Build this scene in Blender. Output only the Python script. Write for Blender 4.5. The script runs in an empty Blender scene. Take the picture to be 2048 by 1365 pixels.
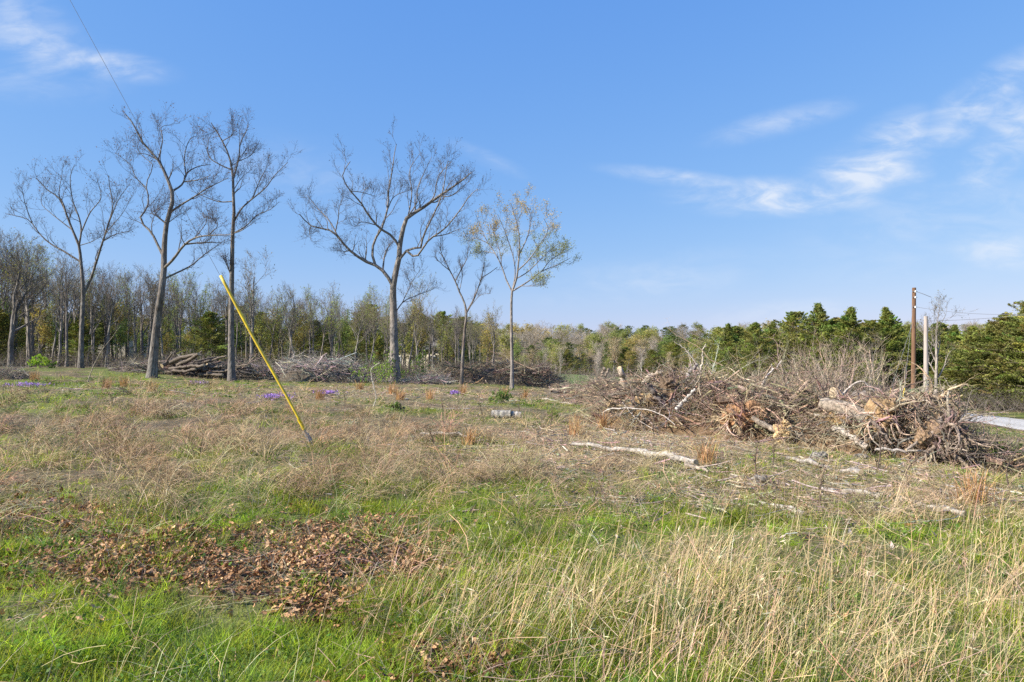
import bpy, math, random
import numpy as np
from mathutils import Vector
R = math.radians
random.seed(5)
rg = np.random.default_rng(11)
SC = bpy.context.scene
COL = SC.collection
F = 1365.0; HY = 715.0; EYE = 1.6          # photo pixels per unit of depth, horizon row, eye height

# ------------------------------------------------------------------ camera, sky, sun
cd = bpy.data.cameras.new('camera'); cam = bpy.data.objects.new('camera', cd); COL.objects.link(cam)
cam.location = (0, 0, EYE); cam.rotation_euler = (R(90), 0, 0)
cd.sensor_width = 36; cd.lens = 24; cd.shift_y = 32.5/2048; cd.clip_start = .05; cd.clip_end = 5000
SC.camera = cam
SUN_EL = 33.0
sdir = Vector((-0.90, -0.34, 0)).normalized() * math.cos(R(SUN_EL)); sdir.z = math.sin(R(SUN_EL))
ld = bpy.data.lights.new('sun', 'SUN'); ld.energy = 5.0; ld.angle = R(.5); ld.color = (1, .93, .82)
lo = bpy.data.objects.new('sun', ld); COL.objects.link(lo)
lo.rotation_euler = sdir.to_track_quat('Z', 'Y').to_euler(); lo.location = (-30, -10, 30)
SC.view_settings.view_transform = 'Standard'; SC.view_settings.look = 'None'
SC.view_settings.exposure = 1.0; SC.view_settings.gamma = 1.0
SC.render.engine = 'CYCLES'
SC.cycles.max_bounces = 5; SC.cycles.diffuse_bounces = 3; SC.cycles.transmission_bounces = 3
SC.cycles.transparent_max_bounces = 4; SC.cycles.caustics_reflective = False; SC.cycles.caustics_refractive = False
SC.cycles.use_denoising = False

W = bpy.data.worlds.new('World'); SC.world = W; W.use_nodes = True
nt = W.node_tree; N = nt.nodes; L = nt.links; N.clear()
def nd(tree, typ, **kw):
    n = tree.nodes.new(typ)
    for k, v in kw.items(): setattr(n, k, v)
    return n
out = nd(nt, 'ShaderNodeOutputWorld'); bg = nd(nt, 'ShaderNodeBackground'); bg.inputs[1].default_value = .1
L.new(bg.outputs[0], out.inputs[0])
sky = nd(nt, 'ShaderNodeTexSky', sky_type='NISHITA'); sky.sun_disc = False
sky.sun_elevation = R(SUN_EL); sky.sun_rotation = math.atan2(sdir.x, sdir.y)
sky.air_density = 1.25; sky.dust_density = .25; sky.ozone_density = 3.0; sky.altitude = 200
hs = nd(nt, 'ShaderNodeHueSaturation'); hs.inputs['Saturation'].default_value = 1.0; hs.inputs['Value'].default_value = 1.0
L.new(sky.outputs[0], hs.inputs['Color'])
def wmath(op, a, b=None, c=None):
    n = nd(nt, 'ShaderNodeMath', operation=op)
    for i, v in enumerate((a, b, c)):
        if v is None: continue
        if isinstance(v, (int, float)): n.inputs[i].default_value = v
        else: L.new(v, n.inputs[i])
    return n.outputs[0]
tc = nd(nt, 'ShaderNodeTexCoord'); sx = nd(nt, 'ShaderNodeSeparateXYZ'); L.new(tc.outputs['Generated'], sx.inputs[0])
ysafe = wmath('MAXIMUM', sx.outputs[1], .05)
uu = wmath('DIVIDE', sx.outputs[0], ysafe); vv = wmath('DIVIDE', sx.outputs[2], ysafe)
cx = nd(nt, 'ShaderNodeCombineXYZ'); L.new(uu, cx.inputs[0]); L.new(vv, cx.inputs[1])
# cirrus wisps: bearing/height of each streak of cloud, its half length, half width, tilt, weight
CL = [(60,75,130,60,-35,.55),(200,128,130,26,-8,.6),(20,40,70,50,-50,.4),(90,150,170,45,0,.22),
      (1560,395,200,30,0,1.0),(1740,340,130,48,18,.9),(1790,280,90,40,25,.75),(1400,365,170,16,-8,.6),(1560,245,140,22,14,.35),
      (1960,205,160,40,36,.75),(1980,330,90,40,32,.6),(2050,250,70,90,70,.6),(1820,350,60,16,0,.5),
      (2000,500,130,36,-6,.5),(980,320,80,14,-24,.22),(1000,480,50,34,0,.32),(1300,560,260,40,8,.22),(1560,628,160,22,5,.3),
      (600,350,260,60,-10,.12),(1900,440,300,110,10,.2)]
acc = None
for (px, py, a, b, rot, wgt) in CL:
    mp = nd(nt, 'ShaderNodeMapping', vector_type='TEXTURE')
    mp.inputs['Location'].default_value = ((px-1024)/F, (HY-py)/F, 0); mp.inputs['Rotation'].default_value = (0, 0, R(rot))
    mp.inputs['Scale'].default_value = (a/F*1.45, b/F*1.7, 1); L.new(cx.outputs[0], mp.inputs[0])
    ln = nd(nt, 'ShaderNodeVectorMath', operation='LENGTH'); L.new(mp.outputs[0], ln.inputs[0])
    mr = nd(nt, 'ShaderNodeMapRange', interpolation_type='SMOOTHSTEP'); L.new(ln.outputs['Value'], mr.inputs[0])
    mr.inputs[1].default_value = 1.0; mr.inputs[2].default_value = 0.0; mr.inputs[3].default_value = 0; mr.inputs[4].default_value = wgt
    acc = mr.outputs[0] if acc is None else wmath('MAXIMUM', acc, mr.outputs[0])
def wnoise(rot, scx, scy, sc, det, dist, lo_, hi_):
    m2 = nd(nt, 'ShaderNodeMapping'); m2.inputs['Rotation'].default_value = (0, 0, R(rot)); m2.inputs['Scale'].default_value = (scx, scy, 1)
    L.new(cx.outputs[0], m2.inputs[0])
    nz = nd(nt, 'ShaderNodeTexNoise'); nz.inputs['Scale'].default_value = sc; nz.inputs['Detail'].default_value = det
    nz.inputs['Roughness'].default_value = .58; nz.inputs['Distortion'].default_value = dist; L.new(m2.outputs[0], nz.inputs[0])
    r = nd(nt, 'ShaderNodeMapRange', interpolation_type='SMOOTHSTEP'); L.new(nz.outputs[0], r.inputs[0]); r.inputs[1].default_value = lo_; r.inputs[2].default_value = hi_
    return r.outputs[0]
n1 = wnoise(-14, 1, 2.6, 7, 7, .6, .26, .62); n2 = wnoise(-24, 1, 2.6, 16, 8, .9, .25, .75)
cm = wmath('MULTIPLY', wmath('MULTIPLY', acc, n1), wmath('ADD', wmath('MULTIPLY', n2, .95), .3))
cm = wmath('MINIMUM', cm, .78)
sp_ = nd(nt, 'ShaderNodeSeparateColor'); L.new(hs.outputs[0], sp_.inputs[0]); cb_ = nd(nt, 'ShaderNodeCombineColor')
for ch, (gm, kk) in enumerate(((.84, .723), (.54, .745), (.21, .986))):      # deeper, evener blue than the raw sky model
    L.new(wmath('MULTIPLY', wmath('POWER', wmath('MULTIPLY', sp_.outputs[ch], .125), gm), kk*5.0), cb_.inputs[ch])
mx = nd(nt, 'ShaderNodeMix', data_type='RGBA'); L.new(cm, mx.inputs['Factor']); L.new(cb_.outputs[0], mx.inputs['A'])
mx.inputs['B'].default_value = (4.3, 4.55, 4.95, 1); L.new(mx.outputs['Result'], bg.inputs[0])

# ------------------------------------------------------------------ noise, terrain
_t = rg.random((256, 256))
def vn(x, y, s, seed=0):
    x = np.asarray(x, float)/s+seed*17.3; y = np.asarray(y, float)/s+seed*9.1
    xi = np.floor(x).astype(int); yi = np.floor(y).astype(int); fx = x-xi; fy = y-yi
    fx = fx*fx*(3-2*fx); fy = fy*fy*(3-2*fy)
    g = lambda i, j: _t[i & 255, j & 255]
    return (g(xi, yi)*(1-fx)+g(xi+1, yi)*fx)*(1-fy)+(g(xi, yi+1)*(1-fx)+g(xi+1, yi+1)*fx)*fy
def fbm(x, y, s, seed=0, o=3):
    a = 0; w = 0
    for k in range(o): a = a+vn(x, y, s/2**k, seed+k)*.6**k; w += .6**k
    return a/w
def pz(px, d, py): return ((px-1024)/F*d, d, EYE-(py-HY)/F*d)
CT = [(0,0,0),(-4,0,0),(4,0,0),(0,-8,0),(-3,4,0),(3,4,0),(0,6,0),(-6,8,0),(6,8,-.08),(0,10,0),(-4,12.5,0),(-12,14,.05),(0,16,-.12),(2.5,12,-.08),(7,10,-.22),
      (2.9,19,-.3),(5.2,16,-.38),(8.7,12.6,-.52),(13,11,-1.0),(10,20,-.9),(-10,25,.12),(-20,25,.3),(0,28,-.25),(8,32,-1.0),
      pz(160,57,737),pz(0,57,735),pz(-200,60,733),pz(303,47,757),pz(463,50,763),pz(792,50,770),pz(925,50,772),pz(1025,48,781),
      pz(300,72,733),pz(600,70,741),pz(880,75,750),pz(1130,60,770),pz(1130,100,760),pz(1130,150,749),pz(1200,60,782),pz(1400,60,795),
      pz(1830,44,817),pz(1990,50,823),pz(1956,41,847),pz(2048,34.6,865),pz(2200,34,885),pz(2300,55,820),pz(1600,55,812),
      (-60,130,2),(-20,150,0),(15,180,-3.2),(50,180,-3.5),(100,170,-3.5),(-60,260,7),(0,330,8.5),(80,330,9),(200,330,9.5),(0,450,14),(250,400,14),(-250,400,16),
      (-400,0,6),(400,0,-4),(0,-400,2),(0,1200,14),(1200,900,14),(-1200,900,16),(1200,-900,0),(-1200,-900,4)]
CT = np.array(CT, float)
def _phi(r): return np.sqrt(r*r+9.0)
_d = np.hypot(CT[:, None, 0]-CT[None, :, 0], CT[:, None, 1]-CT[None, :, 1])
_n = len(CT); _A = np.zeros((_n+3, _n+3)); _A[:_n, :_n] = _phi(_d)-np.eye(_n)*.3; _A[:_n, _n] = 1; _A[:_n, _n+1:] = CT[:, :2]; _A[_n:, :_n] = _A[:_n, _n:].T
_w = np.linalg.solve(_A, np.r_[CT[:, 2], 0, 0, 0])
def hz(x, y):
    x = np.asarray(x, float); y = np.asarray(y, float)
    z = _w[_n]+_w[_n+1]*x+_w[_n+2]*y
    for i in range(_n): z = z+_w[i]*_phi(np.hypot(x-CT[i, 0], y-CT[i, 1]))
    r = np.hypot(x, y)
    z = z+(fbm(x, y, 1.6, 3)-.5)*.16*np.clip(1.2-r/40, 0.15, 1)+(fbm(x, y, 9, 5)-.5)*.35*np.clip(r/30, 0, 1)+(vn(x, y, .45, 61)-.5)*.10*np.clip(1.5-r/12, 0, 1)
    rd = road_d(x, y); k = np.clip((4.2-rd)/1.6, 0, 1)
    return z-k*.02
ROADP = np.array([(60,13),(47,25),(38,33.5),(33,38.5),(28.5,44.5),(22,51),(14,58),(8,66)], float)
def road_d(x, y):
    x = np.asarray(x, float); y = np.asarray(y, float); d = np.full(np.broadcast(x, y).shape, 1e9)
    for a, b in zip(ROADP[:-1], ROADP[1:]):
        t = np.clip(((x-a[0])*(b[0]-a[0])+(y-a[1])*(b[1]-a[1]))/((b-a)@(b-a)), 0, 1)
        d = np.minimum(d, np.hypot(x-a[0]-t*(b[0]-a[0]), y-a[1]-t*(b[1]-a[1])))
    return d
def h1(x, y): return float(hz(np.array([x]), np.array([y]))[0])
def G(px, py):                       # where the sight line of a photo point meets the ground
    ys = np.geomspace(2, 150, 1500); xs = (px-1024)/F*ys; zs = EYE-(py-HY)/F*ys
    k = np.argmax(zs < hz(xs, ys)); return float(xs[k]), float(ys[k]), float(hz(xs[k:k+1], ys[k:k+1])[0])
def D(px, d):
    x = (px-1024)/F*d; return x, d, h1(x, d)
def W3(px, py, d): return np.array([(px-1024)/F*d, d, EYE-(py-HY)/F*d])
def PX(x, y): return 1024+F*x/y, HY+F*(EYE-hz(x, y))/y
def gb(px, py, cx_, cy_, sx_, sy_): return np.exp(-((px-cx_)/sx_)**2-((py-cy_)/sy_)**2)

# ------------------------------------------------------------------ mesh kit
def build(name, parts, mats, parent=None, smooth=False):
    """parts: list of (verts, faces[n,k], material index, colour)"""
    vs = []; cs = []; fl = []; tot = []; mi = []; off = 0
    for V, Fc, m, C in parts:
        V = np.asarray(V, np.float32).reshape(-1, 3)
        if len(V) == 0: continue
        vs.append(V); C = np.asarray(C, np.float32)
        if C.ndim == 1: C = np.repeat(C[None, :], len(V), 0)
        cs.append(C)
        for f in (Fc if isinstance(Fc, list) else [Fc]):
            f = np.asarray(f, np.int64); fl.append((f+off).ravel()); tot.append(np.full(len(f), f.shape[1])); mi.append(np.full(len(f), m))
        off += len(V)
    V = np.concatenate(vs); C = np.concatenate(cs); fl = np.concatenate(fl); tot = np.concatenate(tot); mi = np.concatenate(mi)
    me = bpy.data.meshes.new(name)
    me.vertices.add(len(V)); me.vertices.foreach_set('co', V.ravel())
    me.loops.add(len(fl)); me.loops.foreach_set('vertex_index', fl.astype(np.int32))
    me.polygons.add(len(tot)); st = np.r_[0, np.cumsum(tot)[:-1]]
    me.polygons.foreach_set('loop_start', st.astype(np.int32))
    me.polygons.foreach_set('material_index', mi.astype(np.int32))
    me.polygons.foreach_set('use_smooth', np.full(len(tot), smooth, bool))
    for m in mats: me.materials.append(m)
    ca = me.color_attributes.new('col', 'FLOAT_COLOR', 'POINT')
    ca.data.foreach_set('color', np.c_[C, np.ones(len(C))].astype(np.float32).ravel())
    me.update(calc_edges=True); me.validate()
    o = bpy.data.objects.new(name, me); COL.objects.link(o)
    if parent: o.parent = parent
    return o
def tag(o, label=None, cat=None, group=None, kind=None):
    if label: o['label'] = label
    if cat: o['category'] = cat
    if group: o['group'] = group
    if kind: o['kind'] = kind
    return o
def empty(name, loc, label, cat, group=None):
    o = bpy.data.objects.new(name, None); COL.objects.link(o); o.location = loc; o.empty_display_size = .2
    return tag(o, label, cat, group)
def unit(a): return a/np.maximum(np.linalg.norm(a, axis=-1, keepdims=True), 1e-9)
def tubes(P, Rr, S=3, cap=False):
    P = np.asarray(P, float); Rr = np.asarray(Rr, float); n, K, _ = P.shape
    T = np.empty_like(P); T[:, 1:-1] = P[:, 2:]-P[:, :-2]; T[:, 0] = P[:, 1]-P[:, 0]; T[:, -1] = P[:, -1]-P[:, -2]; T = unit(T)
    ref = np.where(np.abs(T.mean(1)[:, 2:3]) > .75, np.array([[1., 0, 0]]), np.array([[0, 0, 1.]]))[:, None, :]
    U = unit(np.cross(T, np.broadcast_to(ref, T.shape))); Vv = np.cross(T, U)
    a = np.arange(S)*2*math.pi/S
    ring = U[:, :, None, :]*np.cos(a)[None, None, :, None]+Vv[:, :, None, :]*np.sin(a)[None, None, :, None]
    X = P[:, :, None, :]+ring*Rr[:, :, None, None]
    idx = np.arange(n*K*S).reshape(n, K, S)
    A = idx[:, :-1, :]; B = np.roll(idx, -1, 2)[:, :-1, :]; C = np.roll(idx, -1, 2)[:, 1:, :]; E = idx[:, 1:, :]
    Fq = np.stack([A, B, C, E], -1).reshape(-1, 4)
    if cap: return X.reshape(-1, 3), Fq, idx[:, -1, :].reshape(n, S)
    return X.reshape(-1, 3), Fq
def resample(P, K):
    P = np.asarray(P, float); n = len(P)
    if n == 2: P = np.array([P[0], (P[0]+P[1])/2, P[1]]); n = 3
    d = np.r_[0, np.cumsum(np.linalg.norm(np.diff(P, axis=0), axis=1))]; t = np.linspace(0, d[-1], K)
    E = np.vstack([2*P[0]-P[1], P, 2*P[-1]-P[-2]]); o = []
    for q in t:
        i = min(max(np.searchsorted(d, q)-1, 0), n-2); u = (q-d[i])/max(d[i+1]-d[i], 1e-9)
        p0, p1, p2, p3 = E[i], E[i+1], E[i+2], E[i+3]
        o.append(.5*(2*p1+(p2-p0)*u+(2*p0-5*p1+4*p2-p3)*u*u+(3*p1-p0-3*p2+p3)*u**3))
    return np.array(o)
def at(P, Rr, i, t):
    K = P.shape[1]; s = t*(K-1); k = np.minimum(s.astype(int), K-2); f = (s-k)[:, None]
    p = P[i, k]*(1-f)+P[i, k+1]*f; r = Rr[i, k]*(1-f[:, 0])+Rr[i, k+1]*f[:, 0]
    return p, r, unit(P[i, k+1]-P[i, k])
def grow(P, Rr, n, tr, ang, Ls, K, up=.3, wob=.15, rr=.6, rend=.15, g=None, lscale=None, rmin=0.0):
    g = g or rg; N_ = len(P)
    i = np.repeat(np.arange(N_), n); m = len(i)
    t = tr[0]+(tr[1]-tr[0])*((np.tile(np.arange(n), N_)+g.random(m))/n)
    p, r, T = at(P, Rr, i, t)
    rnd = g.normal(size=(m, 3)); pr = unit(rnd-(rnd*T).sum(1, keepdims=True)*T)
    a = R(ang)*(1+.35*g.normal(size=m))[:, None]
    d = unit(np.cos(a)*T+np.sin(a)*pr+np.array([0, 0, up])[None])
    Ln = Ls*(.6+.8*g.random(m))*(1.15-.55*t)
    if lscale is not None: Ln = Ln*lscale[i]
    Q = np.empty((m, K, 3)); Q[:, 0] = p; st = (Ln/(K-1))[:, None]
    for k in range(1, K):
        d = unit(d+g.normal(size=(m, 3))*wob+np.array([0, 0, up*.35])[None]); Q[:, k] = Q[:, k-1]+d*st
    r0 = np.maximum(r*rr, rmin); RR = r0[:, None]*(1-(1-rend)*np.linspace(0, 1, K)[None, :])
    return Q, RR
def leaves(Pt, n, spread, size, g=None, asp=.5, flat=1.0):
    g = g or rg; m = len(Pt)*n
    c = np.repeat(Pt, n, 0)+g.normal(size=(m, 3))*spread*np.array([1, 1, flat])
    a = unit(g.normal(size=(m, 3))); b = unit(np.cross(a, g.normal(size=(m, 3))))
    s = (size*(.6+.8*g.random(m)))[:, None]
    V = np.stack([c-a*s*.5, c+b*s*asp*.5, c+a*s*.5, c-b*s*asp*.5], 1).reshape(-1, 3)
    return V, np.arange(m*4).reshape(m, 4)
def rcol(base, n, rep, var=.25, g=None):
    g = g or rg; b = np.asarray(base, float)
    c = b[None, :]*(1+var*g.normal(size=(n, 1)))*(1+var*.35*g.normal(size=(n, 3)))
    return np.repeat(np.clip(c, .004, .9), rep, 0)

# ------------------------------------------------------------------ materials
def mat(name, col=(1, 1, 1), rough=.9, attr=True, ns=6.0, nv=.35, bump=0.0, bs=20.0, trans=0.0, stretch=(1, 1, 1), spec=.2, col2=None, tcol=None):
    m = bpy.data.materials.new(name); m.use_nodes = True; t = m.node_tree; t.nodes.clear()
    o = nd(t, 'ShaderNodeOutputMaterial'); b = nd(t, 'ShaderNodeBsdfPrincipled'); b.inputs['Roughness'].default_value = rough
    b.inputs['Specular IOR Level'].default_value = spec
    geo = nd(t, 'ShaderNodeNewGeometry'); mp = nd(t, 'ShaderNodeMapping'); mp.inputs['Scale'].default_value = stretch
    t.links.new(geo.outputs['Position'], mp.inputs[0])
    nz = nd(t, 'ShaderNodeTexNoise'); nz.inputs['Scale'].default_value = ns; nz.inputs['Detail'].default_value = 5; nz.inputs['Roughness'].default_value = .65
    t.links.new(mp.outputs[0], nz.inputs[0])
    mr = nd(t, 'ShaderNodeMapRange'); t.links.new(nz.outputs[0], mr.inputs[0]); mr.inputs[1].default_value = .3; mr.inputs[2].default_value = .7
    mr.inputs[3].default_value = 1-nv; mr.inputs[4].default_value = 1+nv
    if attr:
        at_ = nd(t, 'ShaderNodeAttribute'); at_.attribute_name = 'col'; src = at_.outputs['Color']
    else:
        rgb = nd(t, 'ShaderNodeRGB'); rgb.outputs[0].default_value = (*col, 1); src = rgb.outputs[0]
    if col2 is not None:
        mm = nd(t, 'ShaderNodeMix', data_type='RGBA'); n3 = nd(t, 'ShaderNodeTexNoise'); n3.inputs['Scale'].default_value = ns*.31; n3.inputs['Detail'].default_value = 4
        t.links.new(mp.outputs[0], n3.inputs[0]); r3 = nd(t, 'ShaderNodeMapRange'); t.links.new(n3.outputs[0], r3.inputs[0]); r3.inputs[1].default_value = .42; r3.inputs[2].default_value = .6
        t.links.new(r3.outputs[0], mm.inputs['Factor']); t.links.new(src, mm.inputs['A']); mm.inputs['B'].default_value = (*col2, 1); src = mm.outputs['Result']
    vm = nd(t, 'ShaderNodeVectorMath', operation='SCALE'); t.links.new(src, vm.inputs[0]); t.links.new(mr.outputs[0], vm.inputs['Scale'])
    t.links.new(vm.outputs[0], b.inputs['Base Color'])
    if bump:
        n2 = nd(t, 'ShaderNodeTexNoise'); n2.inputs['Scale'].default_value = bs; n2.inputs['Detail'].default_value = 4; t.links.new(mp.outputs[0], n2.inputs[0])
        bp = nd(t, 'ShaderNodeBump'); bp.inputs['Strength'].default_value = 1; bp.inputs['Distance'].default_value = bump
        t.links.new(n2.outputs[0], bp.inputs['Height']); t.links.new(bp.outputs[0], b.inputs['Normal'])
    if trans:
        tr = nd(t, 'ShaderNodeBsdfTranslucent'); v2 = nd(t, 'ShaderNodeVectorMath', operation='MULTIPLY'); t.links.new(vm.outputs[0], v2.inputs[0])
        v2.inputs[1].default_value = tcol or (1.3, 1.3, .8); t.links.new(v2.outputs[0], tr.inputs[0])
        ms = nd(t, 'ShaderNodeMixShader'); ms.inputs[0].default_value = trans; t.links.new(b.outputs[0], ms.inputs[1]); t.links.new(tr.outputs[0], ms.inputs[2])
        t.links.new(ms.outputs[0], o.inputs[0])
    else: t.links.new(b.outputs[0], o.inputs[0])
    return m
M = dict(
 ground=mat('ground_soil', ns=14, nv=.4, bump=.03, bs=30, col2=None),
 grass=mat('grass_blade', ns=3, nv=.22, trans=.48, rough=.65, spec=.3),
 dry=mat('dry_stem', ns=4, nv=.2, trans=.2, rough=.75, tcol=(1.05, 1, .85)),
 litter=mat('leaf_litter', ns=30, nv=.25, trans=.1, rough=.8, tcol=(1.1, .9, .6)),
 bark=mat('bark', ns=7, nv=.55, bump=.09, bs=11, stretch=(1, 1, .3), col2=(.185, .168, .15)),
 deadwood=mat('dead_wood', ns=16, nv=.6, bump=.015, bs=45),
 twig=mat('twig', ns=8, nv=.25),
 leaf=mat('young_leaf', ns=3, nv=.25, trans=.35, rough=.6),
 cedar=mat('cedar_foliage', ns=1.2, nv=.35, trans=.35, rough=.7),
 soil=mat('clay_soil', ns=9, nv=.45, bump=.05, bs=14, rough=1),
 road=mat('gravel_road', ns=40, nv=.12, bump=.01, bs=60, rough=1),
 yellow=mat('yellow_plastic', (.78, .56, .03), attr=False, ns=5, nv=.3, col2=(.60, .43, .05), rough=.45, spec=.4),
 steel=mat('galvanised_steel', (.20, .20, .21), attr=False, ns=30, nv=.3, rough=.5, spec=.5),
 polew=mat('pole_wood', ns=3, nv=.28, bump=.006, bs=20, stretch=(6, 6, .5)),
 wall=mat('house_wall', (.62, .55, .42), attr=False, ns=3, nv=.06),
 roof=mat('house_roof', (.17, .16, .16), attr=False, ns=6, nv=.15),
 glass=mat('window_glass', (.05, .06, .07), attr=False, ns=1, nv=.05, rough=.1, spec=.6),
 white=mat('white_trim', (.7, .7, .68), attr=False, ns=3, nv=.05),
 petal=mat('flower_petal', ns=5, nv=.2, trans=.25),
 cut=mat('cut_wood', ns=20, nv=.25),
)

# ------------------------------------------------------------------ ground cover fields (what grows where)
def fields(x, y):
    px, py = PX(x, y); px = np.clip(px, -400, 2500)
    nA = np.clip((fbm(x, y, 1.5, 21)-.5)*1.6+.5, 0, 1); nB = fbm(x, y, .5, 31); nC = fbm(x, y, 4.5, 41)
    lit = 1.35*gb(px, py, 310, 1120, 300, 62)+1.3*gb(px, py, 40, 1035, 170, 42)+1.35*gb(px, py, 690, 1125, 150, 85)+.9*gb(px, py, 640, 1200, 70, 45)+.5*gb(px, py, 930, 1335, 140, 45)
    lit = np.clip(lit*np.clip(3.4*nB-.7, 0, 1.5), 0, 1.3)
    deb = np.clip(np.maximum.reduce([1.1*gb(px, py, 1150, 925, 300, 40), 1.1*gb(px, py, 1550, 985, 420, 40), gb(px, py, 1850, 1010, 300, 38), .9*gb(px, py, 1330, 880, 500, 28), .7*gb(px, py, 950, 960, 120, 30), .8*gb(px, py, 1800, 950, 300, 30), .55*gb(px, py, 720, 790, 600, 22)])*(.55+nA), 0, 1.2)
    near = np.clip((py-900)/150, 0, 1)
    fuzz = np.clip((1.3*gb(px, py, 300, 915, 440, 95)+.5*gb(px, py, 1050, 1040, 260, 70)+.9*gb(px, py, 750, 915, 160, 60)+.8*gb(px, py, 100, 860, 300, 60)+.35*gb(px, py, 1150, 950, 300, 80)+.3*gb(px, py, 500, 1000, 300, 30)+.35*gb(px, py, 1700, 1060, 300, 60))*(np.clip(3.2*nA-1.05, 0, 1.5)), 0, 1.4)
    fuzz = fuzz*(1-.95*np.exp(-((x+3.5)**2+(y-11.7)**2)/1.0))
    straw = np.clip((.95*gb(px, py, 2060, 1200, 300, 230)+.8*gb(px, py, 1640, 1230, 300, 200)+1.1*gb(px, py, 1380, 1130, 110, 130)+.35*gb(px, py, 1150, 1200, 180, 180)+.25*gb(px, py, 880, 1240, 120, 120))*np.clip(1.6*nA+.1, .25, 1.25)*np.clip((py-1040)/150, 0, 1), 0, 1.4)
    green = np.clip(.55+.6*near+1.0*(nA-.45)+1.2*(nC-.5), .06, 1.3)
    green = green+1.0*gb(px, py, 1060, 1020, 260, 70)*near+.3*gb(px, py, 700, 960, 250, 40)+.7*gb(px, py, 150, 770, 480, 42)
    pm = np.clip((fbm(x, y, 2.4, 91)-.36)*5, 0, 1); green = green*(pm*(1-near)*1.25+near*(.65+.4*pm)+.18)
    green = green*(1-.82*np.clip(lit, 0, 1))*(1-.8*np.clip(deb*1.2, 0, 1))*(1-.15*np.clip(fuzz, 0, 1))
    rd = road_d(x, y); off = rd > 3.5
    wood = np.clip((np.hypot(x*.6, y)-61)/6, 0, 1)
    return px, py, nA, nB, nC, lit*off, deb*off, fuzz*off*(1-wood), straw*off*(1-wood), np.clip(green, 0, 1.4)*off*(1-.8*wood)

# ground sheet: polar grid, fine near the camera
nr, na = 330, 720
rr_ = np.r_[0.3, np.geomspace(.8, 2200, nr-1)]; aa = np.linspace(0, 2*math.pi, na, endpoint=False)
gx = (rr_[:, None]*np.sin(aa)[None, :]).ravel(); gy = (rr_[:, None]*np.cos(aa)[None, :]).ravel()
gz = hz(gx, gy)
ysf = np.where(gy > 1.5, gy, 1.5)
px, py, nA, nB, nC, lit, deb, fuzz, straw, green = fields(gx, ysf)
soil = np.array([.075, .052, .034]); tan = np.array([.30, .225, .14]); grn = np.array([.13, .165, .03]); red = np.array([.16, .10, .065])
lf = lambda a, b, t: a*(1-t[:, None])+b*t[:, None]
gc = lf(np.repeat(soil[None], len(gx), 0), np.repeat(tan[None], len(gx), 0), np.clip(.25+deb*.7+(nB-.5)*1.2+fuzz*.2, 0, 1))
gc = lf(gc, np.repeat(grn[None], len(gx), 0), np.clip(green*.75, 0, .85))
gc = lf(gc, np.repeat(red[None], len(gx), 0), np.clip(lit*.6, 0, 1))
far = np.clip((gy-65)/15, 0, 1)*np.clip((168-gy)/8, 0, 1); lawn = far*np.clip(1.6-np.abs(gx-.08*gy-2)/10, 0, 1)
gc = lf(gc, np.repeat(np.array([[.14, .19, .05]]), len(gx), 0), np.clip(lawn*2, 0, 1))
gi = np.arange(nr*na).reshape(nr, na)
A_ = gi[:-1]; B_ = np.roll(gi, -1, 1)[:-1]; C_ = np.roll(gi, -1, 1)[1:]; E_ = gi[1:]
fq = np.stack([A_, E_, C_, B_], -1).reshape(-1, 4)
V = np.c_[gx, gy, gz]; V = np.vstack([V, [[0, 0, h1(0, 0)]]]); gc = np.vstack([gc, gc[:1]])
ct = np.stack([np.full(na, nr*na), gi[0], np.roll(gi[0], -1)], -1)
tag(build('ground', [(V, [fq, ct], 0, gc)], [M['ground']], smooth=True), kind='structure')

# gravel road as a sheet just above the ground
rp = resample(np.c_[ROADP, np.zeros(len(ROADP))], 160)[:, :2]
tg = np.gradient(rp, axis=0); tg /= np.linalg.norm(tg, axis=1, keepdims=True); nrm = np.c_[-tg[:, 1], tg[:, 0]]
ac = np.linspace(-1, 1, 15); wd = 3.2+.15*np.sin(np.arange(160)*.7)+.12*rg.normal(size=160)
RX = rp[:, None, 0]+nrm[:, None, 0]*ac[None]*wd[:, None]; RY = rp[:, None, 1]+nrm[:, None, 1]*ac[None]*wd[:, None]
RZ = hz(RX, RY)+.05+.04*(1-ac[None]**2)-.06*np.abs(ac[None])**6
ri = np.arange(160*15).reshape(160, 15)
rc = np.repeat((np.array([.46, .44, .41])[None]*(1-.18*np.exp(-((np.abs(ac)-.5)/.15)**2))[:, None])[None], 160, 0).reshape(-1, 3)
tag(build('road', [(np.stack([RX, RY, RZ], -1).reshape(-1, 3), np.stack([ri[:-1, :-1], ri[:-1, 1:], ri[1:, 1:], ri[1:, :-1]], -1).reshape(-1, 4), 0, rc)], [M['road']], smooth=True), kind='structure')

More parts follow.
